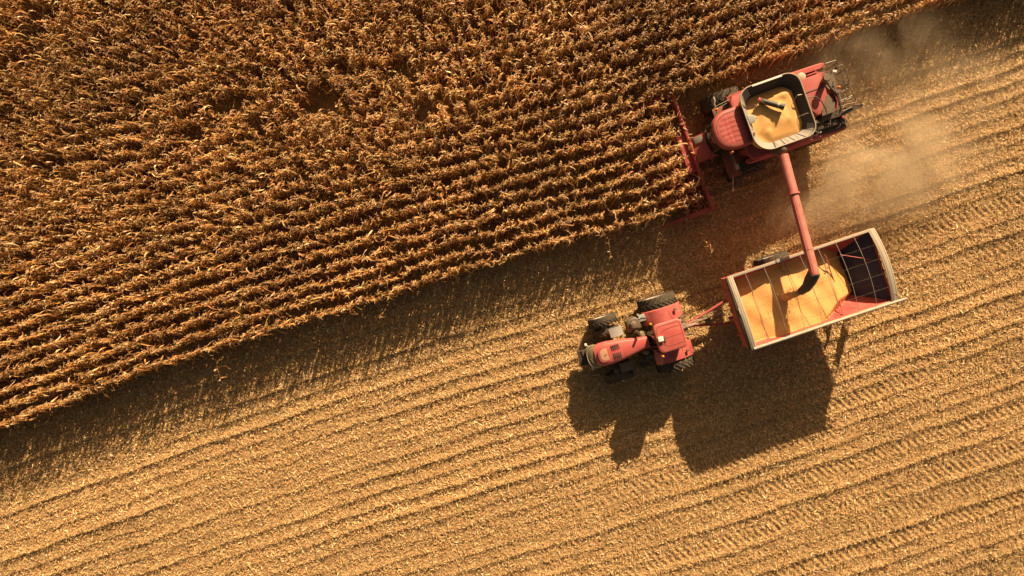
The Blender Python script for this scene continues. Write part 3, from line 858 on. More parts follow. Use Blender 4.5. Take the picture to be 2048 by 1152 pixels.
# open engine bay: dark machinery with pipes, pulleys, hoses
b = B(); b.box((-2.5, 1.15, 2.52), (2.0, .85, .25)); b.box((-2.1, 1.1, 2.72), (.5, .5, .35), bev=.04); b.box((-2.9, 1.2, 2.7), (.5, .35, .3), bev=.04); b.cyl((-2.5, 1.35, 2.7), (-2.5, 1.1, 2.7), .16); b.cyl((-1.7, 1.3, 2.8), (-1.7, 1.05, 2.8), .18); b.box((-3.4, 1.2, 2.6), (.3, .5, .35), bev=.04)
eng = b.mk('engine', 'black', CH)
rr_ = random.Random(3)
for mt, nm, cnt in (('steel', 'engine_pipe', 9), ('darksteel', 'engine_hose', 10), ('brass', 'engine_fitting', 5)):
    b = B()
    for i in range(cnt):
        x0 = rr_.uniform(-3.4, -1.7); y0 = rr_.uniform(.85, 1.5); z0 = rr_.uniform(2.72, 3.0)
        if nm == 'engine_fitting': b.ball((x0, y0, z0), rr_.uniform(.02, .045)); continue
        x1 = x0 + rr_.uniform(-.5, .5); y1 = min(1.52, max(.8, y0 + rr_.uniform(-.3, .3)))
        b.tube(smooth_path([(x0, y0, z0 - .1), (x0 * .7 + x1 * .3, y0 + rr_.uniform(-.12, .12), z0 + .05), (x1 * .7 + x0 * .3, y1, z0 + .03), (x1, y1, z0 - .1)], 4), rr_.uniform(.010, .022), 6)
    b.each(nm, mt, eng)
b = B(); b.box((-3.32, 1.15, 2.95), (.14, .12, .1), rz=.4, bev=.02); b.mk('valve', 'red', eng)
# black guard loop over the hood
b = B(); b.tube([(-1.62, -.16, 3.45), (-1.66, -.17, 3.72), (-2.02, -.12, 3.74), (-2.22, .20, 3.72), (-2.28, .62, 3.70), (-2.30, .84, 3.62), (-2.3, .86, 2.9)], .026, 8); b.mk('guard_rail', 'black', CH)
# feeder house
b = B(); b.rings([[(1.3, -.55, 2.0), (1.3, .72, 2.0), (1.3, .72, 1.3), (1.3, -.55, 1.3)], [(2.6, -.55, 1.55), (2.6, .75, 1.55), (2.6, .75, .8), (2.6, -.55, .8)], [(3.35, -.55, 1.15), (3.35, .75, 1.15), (3.35, .75, .35), (3.35, -.55, .35)]])
fh = b.mk('feeder_house', 'red', CH)
b = B(); b.box((2.98, -.32, 1.375), (.42, .34, .03), ry=R(28), bev=.01); b.mk('feeder_plate', 'steel', fh)
# corn header
b = B(); b.box((3.38, .08, .62), (.14, 6.1, .9), bev=.03)
hd = b.mk('header', 'red_dark', CH)
b = B(); b.tube([(3.36, -2.95, 1.12), (3.36, 3.1, 1.12)], .085, 8); b.mk('header_beam', 'red', hd)
b = B(); b.sheet(10, 1, lambda u, v: (3.45 + .95 * u, -2.95 + 6.05 * v, .32 + .10 * math.cos(u * 6.3) + .12 * u)); b.mk('header_trough', 'red_dark', hd)
b = B(); b.cyl((3.85, -2.9, .62), (3.85, 3.05, .62), .10)
for s, y0, y1 in ((1, -2.8, -.4), (-1, 2.95, .5)):
    pts = []
    for i in range(90):
        t = i / 89; a = t * 2 * math.pi * 5 * s
        pts.append((3.85 + .22 * math.cos(a), y0 + (y1 - y0) * t, .62 + .22 * math.sin(a)))
    b.tube(pts, .02, 4)
b.mk('header_auger', 'red_dark', hd)
b = B(); b.prism(rrect(3.42, 3.86, -.85, 1.12, .05, 3), .88, .97, .03, .03); b.box((3.62, .13, .60), (.3, 1.8, .5)); b.mk('centre_cover', 'red', hd)
for s, y in ((-1, -2.98), (1, 3.13)):
    b = B(); b.rings([[(3.10, y - .12, .35), (3.10, y + .12, .35), (3.10, y + .12, .80), (3.10, y - .12, .80)], [(4.2, y - .13, .25), (4.2, y + .13, .25), (4.2, y + .11, .78), (4.2, y - .11, .78)], [(5.1, y - .10, .12), (5.1, y + .10, .12), (5.1, y + .06, .55), (5.1, y - .06, .55)], [(5.9, y - .02, .05), (5.9, y + .02, .05), (5.9, y + .02, .12), (5.9, y - .02, .12)]])
    b.mk('end_divider', 'red', hd)
for i in range(7):
    y = 2.12 - .70 * i
    b = B(); b.rings([[(4.3, y - .16, .35), (4.3, y, .35 + .28), (4.3, y + .16, .35)], [(4.9, y - .14, .25), (4.9, y, .50), (4.9, y + .14, .25)], [(5.8, y - .02, .06), (5.8, y, .10), (5.8, y + .02, .06)]]); b.mk('snout', 'red_dark', hd)
b = B()
for i in range(8): b.box((4.5, 2.47 - .70 * i, .30), (.6, .12, .08))
b.each('row_unit', 'darksteel', hd)
# unloading auger
b = B(); b.cyl((.18, 1.45, 2.6), (.28, 1.66, 3.72), .26, .25, n=20); b.ball((.28, 1.66, 3.74), .25); b.box((.1, 1.5, 2.9), (.5, .45, .5), bev=.06); b.mk('auger_elbow', 'darksteel', CH)
pa, pb = Vector((.28, 1.66, 3.74)), Vector((1.27, 7.52, 4.90))
dv = (pb - pa)
b = B(); b.cyl(pa + dv * .05, pa + dv * .36, .225, n=28); b.cyl(pa + dv * .36, pa + dv * .372, .275, n=28); b.cyl(pa + dv * .366, pb, .205, n=28); b.cyl(pa + dv * .80, pa + dv * .808, .222, n=28)
b.tube([pa + dv * .40 + Vector((0.16, .02, .17)), pa + dv * .97 + Vector((.16, .02, .16))], .012, 5)
ua = b.mk('unloading_auger', 'red_pale', CH, ang=40)
dn = dv.normalized()
b = B(); b.cyl(pb, pb + dn * .05, .205, .16, n=28); b.mk('auger_end', 'bluegrey', ua)
# worn decal strokes on the tube's upper side
b = B()
sx = dn.cross(Vector((0, 0, 1))).normalized(); nz_ = sx.cross(dn)
def onT(t, a, r=.2075): 
    return pa + dv * t + (nz_ * math.cos(a) + sx * math.sin(a)) * r
for st in ([(.455, -.55), (.448, -.35), (.458, -.15), (.475, -.18), (.485, -.35)], [(.52, -.60), (.535, -.35), (.55, -.55)], [(.535, -.35), (.54, -.10)]):
    b.tube([onT(t, a) for t, a in st], .010, 5)
b.each('decal', 'red_dark', ua)
# rubber boot turned down over the cart
b = B()
p0 = pb + Vector((-.06, -.10, -.12)); p1 = Vector((1.60, 7.98, 4.38)); p2 = Vector((1.80, 8.12, 4.08))
dirs = [(p0, .27, .30), (p0 * .5 + p1 * .5 + Vector((0, 0, .02)), .27, .30), (p1, .22, .24), (p2, .17, .17)]
rs = []
for i, (p, a_, c_) in enumerate(dirs):
    t = (dirs[min(i + 1, 3)][0] - dirs[max(i - 1, 0)][0]).normalized(); s1 = t.cross(Vector((0, 0, 1))).normalized(); s2 = s1.cross(t)
    rs.append([p + s1 * (a_ * math.cos(q)) + s2 * (c_ * math.sin(q)) for q in [j * 2 * math.pi / 18 for j in range(18)]])
b.rings(rs, caps=(True, False)); b.mk('spout_boot', 'black', ua)
CHM = Matrix.Translation((12.19, 8.08, 0)) @ Matrix.Rotation(math.pi + CA, 4, 'Z')
SPOUT = CHM @ p2
# ================================================================== tractor
TA = R(17.0)
TR = empty('tractor', (7.69, -2.22, 0.0), math.pi + TA)
tag(TR, 'bright red farm tractor with twin front wheels pulling the grain cart', 'tractor')
# chassis: transmission, engine block, axles
b = B(); b.box((.2, 0, .95), (1.6, .7, .7), bev=.06); b.box((2.2, 0, 1.05), (2.6, .52, .6), bev=.05); b.cyl((0, -1.4, .95), (0, 1.4, .95), .16); b.cyl((2.85, -1.4, .72), (2.85, 1.4, .72), .10); b.box((3.7, 0, .95), (.6, .6, .4), bev=.04)
b.mk('chassis', 'darksteel', TR)
for s in (-1, 1):
    make_wheel(TR, -.05, s * 1.56, .98, .62, 'rim', 22, s)
    make_wheel(TR, 2.80, s * 1.46, .74, .42, 'rim', 19, s)
    make_wheel(TR, 2.75, s * .86, .66, .36, 'rim', 18, s)
    b = B(); b.cyl((2.80, s * .95, .72), (2.80, s * 1.36, .72), .15); b.cyl((2.8, s * 1.22, .72), (2.8, s * 1.27, .72), .2); b.mk('wheel_spacer', 'rim', TR)
# bonnet: wide nose, narrow waist
b = B()
def hs(x, hw, zt, zb=1.25, rd=.10, cy=0.0):
    return [(x, cy - hw, zb), (x, cy - hw, zt - rd), (x, cy - hw + rd * .35, zt - rd * .3), (x, cy - hw + rd, zt), (x, cy - hw * .3, zt + .03), (x, cy + hw * .3, zt + .03), (x, cy + hw - rd, zt), (x, cy + hw - rd * .35, zt - rd * .3), (x, cy + hw, zt - rd), (x, cy + hw, zb)]
b.rings([hs(1.12, .26, 2.06, 1.35, .08, .06), hs(1.5, .30, 2.05, 1.35, .09, .06), hs(2.0, .40, 2.03, 1.3, .10, .07), hs(2.6, .50, 1.99, 1.25, .12, .07), hs(3.1, .55, 1.95, 1.2, .13, .06), hs(3.45, .55, 1.90, 1.2, .13, .06), hs(3.68, .49, 1.84, 1.2, .14, .06), hs(3.80, .38, 1.78, 1.2, .14, .06)])
bn = b.mk('bonnet', 'red_clean', TR, ang=40)
# raised rim and pale recess on the bonnet top
b = B(); b.prism([tuple(p) for p in rrect(3.12, 3.66, -.32, .44, .12, 5, [.26, .05, .05, .26])], 1.90, 1.955, .02, .015); b.mk('bonnet_rim', 'red', bn)
b = B(); b.prism([tuple(p) for p in rrect(3.17, 3.56, -.24, .36, .10, 5, [.22, .04, .04, .22])], 1.93, 1.968, .01, .008); ins = b.mk('bonnet_inset', 'tan', bn)
b = B(); b.box((3.30, .08, 1.972), (.16, .035, .012), rz=R(30), bev=.003); b.mk('emblem', 'black', ins)
b = B()
for g in (0, 1):
    for i in range(5):
        b.box((2.93 - i * .085 - .03 * g * 0, -.17 + g * .42, 2.012 + .004 * i), (.042, .28, .012), rz=R(2), bev=.003)
b.mk('bonnet_vent', 'black', bn)
# black nose
b = B(); b.rings([hs(3.60, .53, 1.80, .85, .14, .06), hs(3.85, .53, 1.74, .85, .14, .06), hs(4.02, .47, 1.66, .85, .15, .06), hs(4.14, .34, 1.55, .9, .15, .06)]); ns = b.mk('nose_grille', 'olive', TR, ang=40)
b = B(); b.tube(smooth_path([(3.62, -.49, 1.72), (3.86, -.49, 1.66), (4.06, -.36, 1.6), (4.16, .06, 1.58), (4.06, .48, 1.6), (3.86, .60, 1.66), (3.62, .60, 1.72)], 5), .017, 6); b.tube([(3.95, .35, 1.70), (4.02, .12, 1.69)], .01, 5); b.mk('nose_trim', 'beige', ns)
b = B()
for i in range(9): b.box((4.30, -.30 + i * .085, .82), (.42, .062, .34), bev=.02)
b.box((4.2, .04, 1.02), (.2, .8, .08)); b.mk('front_weight', 'black', TR)
for s in (-1, 1):
    b = B(); b.box((4.0, .06 + s * .62, 1.05), (.12, .14, .12), bev=.03); b.tube([(3.8, .06 + s * .4, 1.0), (4.0, .06 + s * .6, 1.02)], .02, 6); b.mk('headlight', 'clear', TR)
# front mudguards
for s in (-1, 1):
    b = B(); y = s * 1.02 if s > 0 else -.78
    b.rings([[(x, y + dy, 1.47 - .18 * (x - 2.38) ** 2 * 3 + dz) for dy, dz in ((-.23, 0), (.23, 0), (.23, .03), (-.23, .03))] for x in (2.06, 2.2, 2.38, 2.56, 2.72)])
    b.mk('front_mudguard', 'bluegrey' if s < 0 else 'darksteel', TR)
# cab: glass house, pillars, roof
b = B()
cr = [(-.36, -.60), (-.36, .60), (.80, .66), (1.04, .30), (1.04, -.30), (.80, -.66)]
b.rings([[(x, y * .9, 1.45) for x, y in cr], [(x, y * 1.05, 1.9) for x, y in cr], [(x * .93, y, 2.86) for x, y in cr]]); tc = b.mk('cab', 'glass', TR)
b = B()
for x, y in cr: b.tube([(x, y * .9, 1.4), (x, y * 1.06, 1.9), (x * .93, y * 1.01, 2.9)], .032, 6)
b.each('cab_frame', 'black', tc)
ro = rrect(-.43, .94, -.75, .66, .16, 5, [.26, .20, .20, .26])
b = B(); b.prism(ro, 2.84, 3.06, .07, .07)
rf = b.mk('roof', 'red_clean', tc, ang=50)
b = B(); b.tube([(x * .86 + .03, y * .84, 3.064) for x, y in ro], .011, 5, closed=True)
for y in (-.42, .36):
    s = 1 if y > 0 else -1
    b.tube(smooth_path([(.78, y * .55, 3.066), (.66, y * .62, 3.066), (.50, y * .95, 3.066), (.1, y * 1.05, 3.066), (-.30, y * 1.02, 3.066)], 4), .009, 5)
b.tube([(.74, -.02, 3.066), (-.32, -.04, 3.066)], .008, 5)
b.mk('roof_seam', 'red_dark', rf)
b = B(); b.box((.75, -.05, 3.13), (.26, .24, .11), rz=R(-4), bev=.04); b.mk('gps_receiver', 'white', rf)
b = B(); b.box((.58, .02, 3.08), (.08, .28, .03), bev=.008); b.mk('gps_bracket', 'black', rf)
for x, y in ((.98, -.84), (.86, .78)):
    b = B(); b.cyl((x, y, 2.9), (x, y, 2.98), .055); b.cyl((x, y, 2.98), (x, y, 3.08), .062, .048); b.ball((x, y, 3.08), .048); b.mk('beacon', 'amber', TR)
    b = B(); b.tube([(x - .1, y * .8, 2.86), (x, y, 2.88)], .016, 6); b.mk('beacon_bracket', 'black', TR)
# rear mudguards: arched over the tyres, flowing up to the cab
for s in (-1, 1):
    b = B(); rs = []
    for i in range(13):
        a = R(-12 + 165 * i / 12); rd_ = 1.12
        x = -.02 - rd_ * math.cos(a) * .96; z = .98 + rd_ * math.sin(a) * .92
        w0, w1 = (.62, 1.30 if s < 0 else 1.40)
        rs.append([(x, s * w0, z), (x, s * (w1 - .04), z), (x, s * w1, z - .05), (x * .985, s * w1, z - .10), (x * .985, s * w0, z - .03)])
    b.rings(rs); fd = b.mk('rear_mudguard', 'red_clean', TR, ang=40)
    b = B(); b.box((-.62, s * 1.05, 1.98), (.16, .12, .1), bev=.03, ry=R(-25)); b.mk('tail_light', 'darksteel', fd)
    # mirror arm and mirror
    b = B(); b.tube([(-.20, s * .70, 2.8), (-.25, s * 1.25, 2.72), (-.30, s * 1.66, 2.4)] if s > 0 else [(-.18, -.70, 2.8), (-.14, -1.0, 2.74), (-.10, -1.16, 2.7)], .015, 6)
    if s > 0: b.tube([(.88, .66, 2.75), (.80, 1.1, 2.45), (.86, 1.36, 2.2)], .012, 6)
    b.each('mirror_arm', 'beige' if s > 0 else 'black', TR)
# exhaust, air cleaner, fuel tank and steps
b = B(); b.prism([(1.84, -.62), (1.80, -1.10), (1.62, -1.22), (1.30, -1.24), (1.16, -1.1), (1.14, -.62)], 1.0, 1.72, .12, .10); tk = b.mk('fuel_tank', 'darksteel', TR)
b = B(); b.prism([(1.70, -.66), (1.70, -1.0), (1.52, -1.13), (1.34, -1.02), (1.34, -.66)], 1.70, 1.92, .16, .16); b.mk('tank_cowl', 'darksteel', tk)
b = B(); b.box((.92, -1.08, 1.55), (.50, .34, .14), bev=.05); b.cyl((1.15, -1.28, 1.5), (1.15, -1.28, 1.72), .06); b.tube([(.7, -.95, 1.6), (1.0, -1.2, 1.7), (1.2, -1.1, 1.74)], .018, 6); b.mk('step_box', 'bluegrey', TR)
b = B(); b.cyl((1.50, -.52, 1.2), (1.50, -.52, 2.42), .07, n=16); b.cyl((1.50, -.52, 2.42), (1.55, -.53, 2.60), .062, .058, n=16); b.cyl((1.5, -.52, 1.35), (1.5, -.52, 2.05), .11, n=16); b.mk('exhaust_stack', 'black', TR)
b = B(); b.box((1.12, .88, 1.05), (.9, .46, .5), bev=.10); b.cyl((.86, .82, 1.34), (1.36, .82, 1.34), .15, n=16); b.tube([(1.45, .6, 1.5), (1.6, .9, 1.35), (1.5, 1.15, 1.0)], .03, 6); b.box((1.42, 1.2, .9), (.34, .26, .05)); b.box((1.42, 1.3, .6), (.34, .26, .05)); b.mk('side_tank', 'black', TR)
b = B(); b.box((1.22, .02, 1.55), (.22, .95, .5), bev=.08); b.ball((1.3, .55, 1.72), .17); b.ball((1.28, -.3, 1.7), .13, (1, 1.5, 1)); b.mk('cowl', 'olive', TR)
tc.scale = (1, 1, 1.085)
bn.location.z = .17; ns.location.z = .12
for ob in TR.children:
    if ob.name.startswith('beacon'): ob.location.z = .25
# hitch, lift arms, hoses
b = B()
b.box((-.95, 0, .75), (.5, .5, .3), bev=.04); b.box((-1.25, .06, .55), (.5, .14, .07))
for y in (-.42, .46): b.tube([(-.75, y, .9), (-1.15, y * 1.1, .85), (-1.35, y * 1.15, .62)], .035, 6)
b.tube([(-.7, -.3, 1.25), (-1.08, -.32, 1.1), (-1.12, -.45, .7)], .03, 6); b.tube([(-.7, .3, 1.25), (-1.05, .42, 1.15), (-1.3, .5, .7)], .03, 6)
b.mk('hitch', 'darksteel', TR)
b = B()
for i in range(4):
    y = -.12 + i * .07
    b.tube(smooth_path([(-.65, y, 1.25), (-.95, y - .05, 1.2), (-1.3, y * .5 + .03, 1.0), (-1.62, .05 + y * .3, .95), (-1.95, .02 + y * .4, 1.0)], 4), .014, 6)
b.mk('hydraulic_hose', 'beige', TR)
# ================================================================== grain cart
GA = R(18.6)
GC = (13.95, -.065, 0.0)
GR = empty('grain_cart', GC, math.pi + GA)
tag(GR, "red grain cart with pale rails and open top under the combine's unloading auger", 'grain cart')
GM = Matrix.Translation(GC) @ Matrix.Rotation(math.pi + GA, 4, 'Z')
def rect(x0, x1, hy, z): return [(x1, hy, z), (x0, hy, z), (x0, -hy, z), (x1, -hy, z)]
b = B()
b.rings([rect(-1.3, 1.6, .55, .75), rect(-3.45, 3.50, 1.72, 2.3), rect(-3.50, 3.57, 1.72, 3.50), rect(-3.44, 3.36, 1.66, 3.50), rect(-3.42, 3.33, 1.66, 3.30), rect(-1.3, 1.5, .50, .85)])
for x in (-2.6, -1.5, -.4, .7, 1.8, 2.8):
    for s in (-1, 1): b.box((x, s * 1.745, 2.95), (.07, .05, 1.05), bev=.01)
for y in (-1.1, -.37, .37, 1.1): b.box((3.57, y, 2.85), (.05, .07, 1.05), bev=.01)
hull = b.mk('hopper', 'orange_red', GR)
# lining: rear slope and rear wall of dark worn steel, laid proud of the hopper
b = B(); b.sheet(4, 4, lambda u, v: (-3.40 + 2.08 * u, (1.655 - 1.14 * u) * (1 - 2 * v), 3.32 - 2.42 * u)); b.mk('rear_slope', 'navy', hull)
b = B(); b.sheet(2, 4, lambda u, v: (-3.430 + .01 * u, 1.64 * (1 - 2 * v), 3.47 - .14 * u))
b.mk('rear_wall', M['navy'], hull)
b = B()
for y in (-1.0, -.35, .3, .95): b.tube([(-3.36, y, 3.28), (-1.5, y * .45, 1.12)], .012, 5)
b.each('slope_seam', 'darksteel', hull)
# sills and rails
b = B(); b.box((-.05, -1.75, 3.54), (6.95, .13, .09), bev=.02); b.mk('side_rail', 'beige', GR)
b = B(); b.tube([(3.45, 1.76, 3.62), (1.9, 1.77, 3.60), (0, 1.765, 3.60), (-2, 1.77, 3.61), (-4.02, 1.80, 3.60)], .062, 12); b.mk('tarp_roll', 'beige', GR)
b = B(); b.box((-.05, 1.72, 3.53), (6.9, .07, .06), bev=.01); b.mk('side_rail', 'beige', GR)
b = B(); b.cyl((1.50, 1.77, 3.61), (2.05, 1.77, 3.61), .069, n=12); b.box((1.0, -1.76, 3.60), (.34, .15, .05), bev=.01); b.each('roll_sleeve', 'bluegrey', GR)
def arch(y, h=.28): return 3.58 + h * (1 - (y / 1.75) ** 2)
for x0, x1, nm, bulge in ((3.30, 3.55, 'front_cap', .0), (-3.66, -3.34, 'rear_cap', -.05)):
    b = B(); rs = []
    for i in range(17):
        y = -1.80 + 3.6 * i / 16; z = arch(y); bl = bulge * (1 - (y / 1.8) ** 2)
        bl = bl + (.05 * (1 - (y / 1.8) ** 2) if x0 > 0 else 0)
        rs.append([(x0 + bl, y, z - .05), (x1 + bl, y, z - .05), (x1 + bl, y, z), (x1 + bl - .05, y, z + .02), (x0 + bl + .05, y, z + .02), (x0 + bl, y, z)])
    b.rings(rs); cp_ = b.mk(nm, 'beige', GR)
    b = B()
    for xx in (x0 + .07, x1 - .08):
        b.tube([(xx + (bulge + (.05 if x0 > 0 else 0)) * (1 - (y / 1.8) ** 2), y, arch(y) + .022) for y in [-1.78 + 3.56 * i / 12 for i in range(13)]], .007, 5)
    b.mk('cap_seam', 'darksteel', cp_)
b = B(); rs = []
for i in range(13):
    y = -1.78 + 3.56 * i / 12; bl = .05 * (1 - (y / 1.8) ** 2) + .03 * (1 - abs(y) / 1.8)
    rs.append([(3.54 + bl * .5, y, 3.30), (3.59 + bl * .5, y, 3.32), (3.60 + bl, y, arch(y) - .03), (3.50 + bl, y, arch(y) - .03)])
b.rings(rs); fr = b.mk('front_tarp', 'black', GR)
b = B(); b.box((3.60, -.13, 3.87), (.05, .30, .02), bev=.005); b.mk('tarp_latch', 'beige', fr)
b = B(); rs = []
for i in range(13):
    y = -1.74 + 3.48 * i / 12; bl = -.05 * (1 - (y / 1.8) ** 2)
    rs.append([(-3.60 + bl * .8, y, 3.40), (-3.66 + bl, y, 3.42), (-3.685 + bl, y, arch(y) - .03), (-3.60 + bl, y, arch(y) - .03)])
b.rings(rs); b.mk('rear_tarp', 'black', GR)
for x in (2.72, 1.80, .92, .04, -.86, -1.72, -2.62):
    b = B(); b.tube([(x - .02 * math.cos(y), y, arch(y, .24) + .005) for y in [-1.74 + 3.48 * i / 14 for i in range(15)]], .010, 6); b.mk('tarp_bow', 'steel', GR)
for y in (-1.05, -.38, .32, 1.0):
    b = B(); b.tube([(3.35 - 6.75 * i / 14, y, arch(y, .24) + .022 - .03 * math.sin(i * math.pi / 2) ** 2) for i in range(15)], .003, 5); b.mk('tarp_cord', 'darksteel', GR)
b = B(); b.tube([(-3.4, 1.3, 3.72), (-3.75, 1.55, 3.68), (-4.0, 1.8, 3.62)], .007, 5); b.mk('tarp_cord', 'beige', GR)
# red inside braces and a dark sample ladder
b = B(); b.tube([(-1.10, -1.62, 3.35), (-1.2, -1.2, 3.36), (-1.23, -.95, 3.33)], .02, 6); b.tube([(-1.23, -.95, 3.33), (-1.26, -.6, 3.2), (-1.34, .3, 3.05), (-1.30, 1.0, 3.05), (-1.12, 1.62, 3.3)], .028, 6)
b.tube([(-1.26, -.72, 3.24), (-1.16, -.66, 3.26), (-1.14, -.74, 3.3)], .022, 6)
b.tube([(-1.36, .25, 3.05), (-1.24, .34, 2.9)], .02, 6); b.tube([(-1.15, 1.58, 3.3), (-.85, 1.52, 3.2), (-.7, 1.62, 3.2)], .018, 6)
b.tube([(-1.3, 1.05, 3.08), (-1.95, 1.62, 3.1)], .012, 5); b.mk('inner_brace', 'orange_red', GR)
b = B(); b.tube([(-1.92, -1.07, 3.22), (-3.22, -.40, 3.20)], .022, 6); b.mk('inner_rod', 'orange_red', GR)
b = B(); b.tube([(.98, -1.72, 3.5), (.92, -1.35, 3.2), (.86, -1.15, 3.15)], .016, 6); b.tube([(.82, -1.70, 3.5), (.66, -1.25, 3.25), (.55, -1.02, 3.18)], .016, 6)
b.tube([(.90, -1.5, 3.3), (.74, -1.45, 3.35)], .012, 5); b.tube([(.86, -1.18, 3.16), (.56, -1.05, 3.18)], .012, 5); b.each('inner_ladder', 'darksteel', GR)
b = B()
for y in (1.05, 1.55): b.tube([(-3.60, y, .75), (-3.62, y, 3.3)], .025, 6)
for i in range(8): b.box((-3.61, 1.3, .9 + i * .3), (.05, .5, .03), bev=.008)
b.mk('rear_ladder', 'orange_red', GR)
b = B(); b.box((-3.56, 1.3, 1.5), (.03, .62, 1.0), bev=.01); b.mk('rear_marker_board', 'white', GR)
# frame, axle, wheels
b = B(); b.box((.3, .45, .85), (6.0, .14, .22), bev=.02); b.box((.3, -.45, .85), (6.0, .14, .22), bev=.02); b.cyl((.35, -1.7, .88), (.35, 1.7, .88), .12)
for x in (-2.8, 2.9): b.box((x, 0, 1.2), (.12, 2.4, .14)); b.box((x, -1.1, 1.25), (.12, .12, .7)); b.box((x, 1.1, 1.25), (.12, .12, .7))
b.mk('frame', 'orange_red', GR)
for s in (-1, 1): make_wheel(GR, .34, s * 1.52, .88, .74, 'rim', 15, s)
b = B(); b.tube([(3.2, -.50, 1.1), (4.3, -.20, .9), (5.38, .08, .78)], .075, 8); b.tube([(3.2, .75, 1.0), (4.4, .40, .85), (5.38, .14, .78)], .07, 8); b.box((5.32, .11, .78), (.34, .26, .16), bev=.03); b.box((5.55, .11, .76), (.3, .12, .1), bev=.02); b.mk('drawbar', 'red', GR)
b = B(); b.prism([(4.60, -.10), (4.34, -.16), (4.20, .32), (4.52, .34)], .98, 1.10, .02, .02); b.tube([(4.35, -.15, 1.1), (4.30, .34, 1.1)], .02, 6)
jk = b.mk('jack', 'olive', GR)
b = B()
for i in range(5): b.box((4.12 - i * .14, .02 + .02 * i, 1.06), (.02, .30, .03), bev=.005)
b.tube([(4.25, -.14, 1.08), (3.5, -.12, 1.12)], .014, 6); b.tube([(4.2, .20, 1.08), (3.5, .18, 1.12)], .014, 6); b.mk('step_ladder', 'darksteel', GR)
b = B(); b.tube([(5.3, .02, .95), (4.9, -.02, 1.0), (4.5, .05, 1.12), (3.6, .02, 1.3)], .022, 6); b.mk('drive_shaft', 'beige', GR)
b = B(); b.box((3.60, -.10, 2.55), (.04, .22, .18), bev=.01); b.mk('data_plate', 'beige', hull)
# grain lying in the cart (own thing)
def cart_h(x, y):
    h = 3.16 + .08 * y
    h += .14 * math.exp(-((x - .95) ** 2 + (y + .05) ** 2) / .35)
    if x > 1.6: h -= .13 * (x - 1.6)
    e = x + 1.25 - max(0.0, y - .9) * 1.5
    if e < 0: h -= .60 * (-e) ** 1.15 * 1.5
    return h + .02 * math.sin(x * 5 + y * 3) + .04 * (float(v5(x * 2.3 + 20, y * 2.3 + 20)) - .5)
b = B()
NX, NY = 110, 60
def top(u, v):
    x = -2.75 + 6.04 * u; y = -1.645 + 3.29 * v
    z = cart_h(x, y)
    # the heap ends where it meets the sloping hopper sides
    side = max((abs(y) - .5) / 1.16, (-1.3 - x) / 2.12, (x - 1.5) / 1.83) * 2.45 + .85
    return (x, y, max(z, side - .02))
b.sheet(NX, NY, top)
o = b.mk('corn_grain', 'grain', None, ang=80); o.matrix_world = GM
tag(o, 'long heap of yellow corn grain lying in the open grain cart', 'grain')
# grain pouring from the boot
land = GM @ Vector((1.22, -.02, 3.26))
st = SPOUT.copy()
b = B(); rs = []
for i in range(13):
    t = i / 12
    p = st.lerp(land, t); p.z = st.z + (land.z - st.z) * (t ** 1.7)
    rd_ = .10 + .10 * t
    rs.append([p + Vector((math.cos(q) * rd_ * (1 + .18 * math.sin(3 * q + i)), math.sin(q) * rd_ * (1 + .18 * math.cos(2 * q + i * 1.7)), 0)) for q in [j * 2 * math.pi / 14 for j in range(14)]])
b.rings(rs)
rg = random.Random(8)
for i in range(420):
    t = rg.random(); p = st.lerp(land, t); p.z = st.z + (land.z - st.z) * (t ** 1.7)
    sp_ = .10 + .16 * t
    c = p + Vector((rg.gauss(0, sp_), rg.gauss(0, sp_), rg.uniform(-.03, .06)))
    b.box(tuple(c), (.022, .018, .014), rz=rg.uniform(0, 3), bev=0)
o = b.mk('grain_stream', 'grain', None, ang=80)
tag(o, "stream of yellow grain falling from the auger's black boot into the cart", 'grain', kind='stuff')
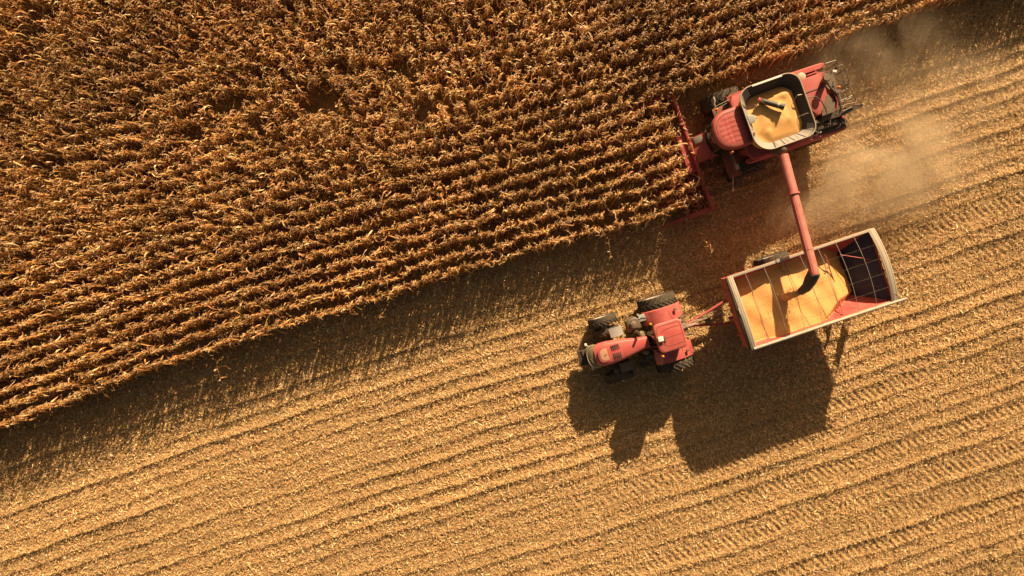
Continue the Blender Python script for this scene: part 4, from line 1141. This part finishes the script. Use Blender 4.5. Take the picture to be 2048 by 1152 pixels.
# ================================================================== dust thrown up behind the combine
def dust_mat(name, dens, col, scale=0.55, thr=(0.34, 0.80)):
    m = bpy.data.materials.new(name); m.use_nodes = True
    nt = m.node_tree; N = nt.nodes; L = nt.links
    N.remove(N['Principled BSDF'])
    v = N.new('ShaderNodeVolumePrincipled')
    v.inputs['Color'].default_value = (*col, 1)
    v.inputs['Anisotropy'].default_value = 0.1
    tc = N.new('ShaderNodeTexCoord')
    ln = N.new('ShaderNodeVectorMath'); ln.operation = 'LENGTH'; L.new(tc.outputs['Object'], ln.inputs[0])
    fall = N.new('ShaderNodeMapRange'); fall.interpolation_type = 'SMOOTHERSTEP'
    fall.inputs['From Min'].default_value = 1.0; fall.inputs['From Max'].default_value = 0.15
    L.new(ln.outputs['Value'], fall.inputs['Value'])
    geo = N.new('ShaderNodeNewGeometry')
    nz = N.new('ShaderNodeTexNoise'); nz.inputs['Scale'].default_value = scale; nz.inputs['Detail'].default_value = 4; nz.inputs['Distortion'].default_value = 0.6
    L.new(geo.outputs['Position'], nz.inputs['Vector'])
    mr = N.new('ShaderNodeMapRange'); mr.inputs['From Min'].default_value = thr[0]; mr.inputs['From Max'].default_value = thr[1]
    L.new(nz.outputs['Fac'], mr.inputs['Value'])
    a = N.new('ShaderNodeMath'); a.operation = 'MULTIPLY'; L.new(fall.outputs[0], a.inputs[0]); L.new(mr.outputs[0], a.inputs[1])
    c = N.new('ShaderNodeMath'); c.operation = 'MULTIPLY'; L.new(a.outputs[0], c.inputs[0]); c.inputs[1].default_value = dens
    L.new(c.outputs[0], v.inputs['Density'])
    L.new(v.outputs[0], N['Material Output'].inputs['Volume'])
    return m
def dust(loc, sc, rz, dens, label, col=(0.93, 0.78, 0.56), **kw):
    b = B(); b.ball((0, 0, 0), 1.0, u=24, v=16)
    o = b.mk('dust_cloud', dust_mat('dust_air', dens, col, **kw), None)
    o.location = loc; o.scale = sc; o.rotation_euler = (0, 0, rz)
    tag(o, label, 'dust', kind='stuff')
    return o
dust((18.9, 6.0, 1.1), (7.2, 3.6, 1.7), R(14), 1.15, 'bright tan dust drifting low behind the near rear wheel of the combine')
dust((17.6, 12.0, 1.1), (6.8, 2.8, 1.5), R(20), 0.55, 'thin brown dust hanging between the combine and the standing corn')
dust((21.5, 9.8, 1.0), (7.0, 3.6, 1.5), R(18), 0.32, 'soft dust haze trailing straight behind the combine over the fresh stubble')
dust((15.2, 4.2, 0.9), (4.2, 2.2, 1.2), R(14), 0.38, "thin shaded dust under the combine's unloading auger")
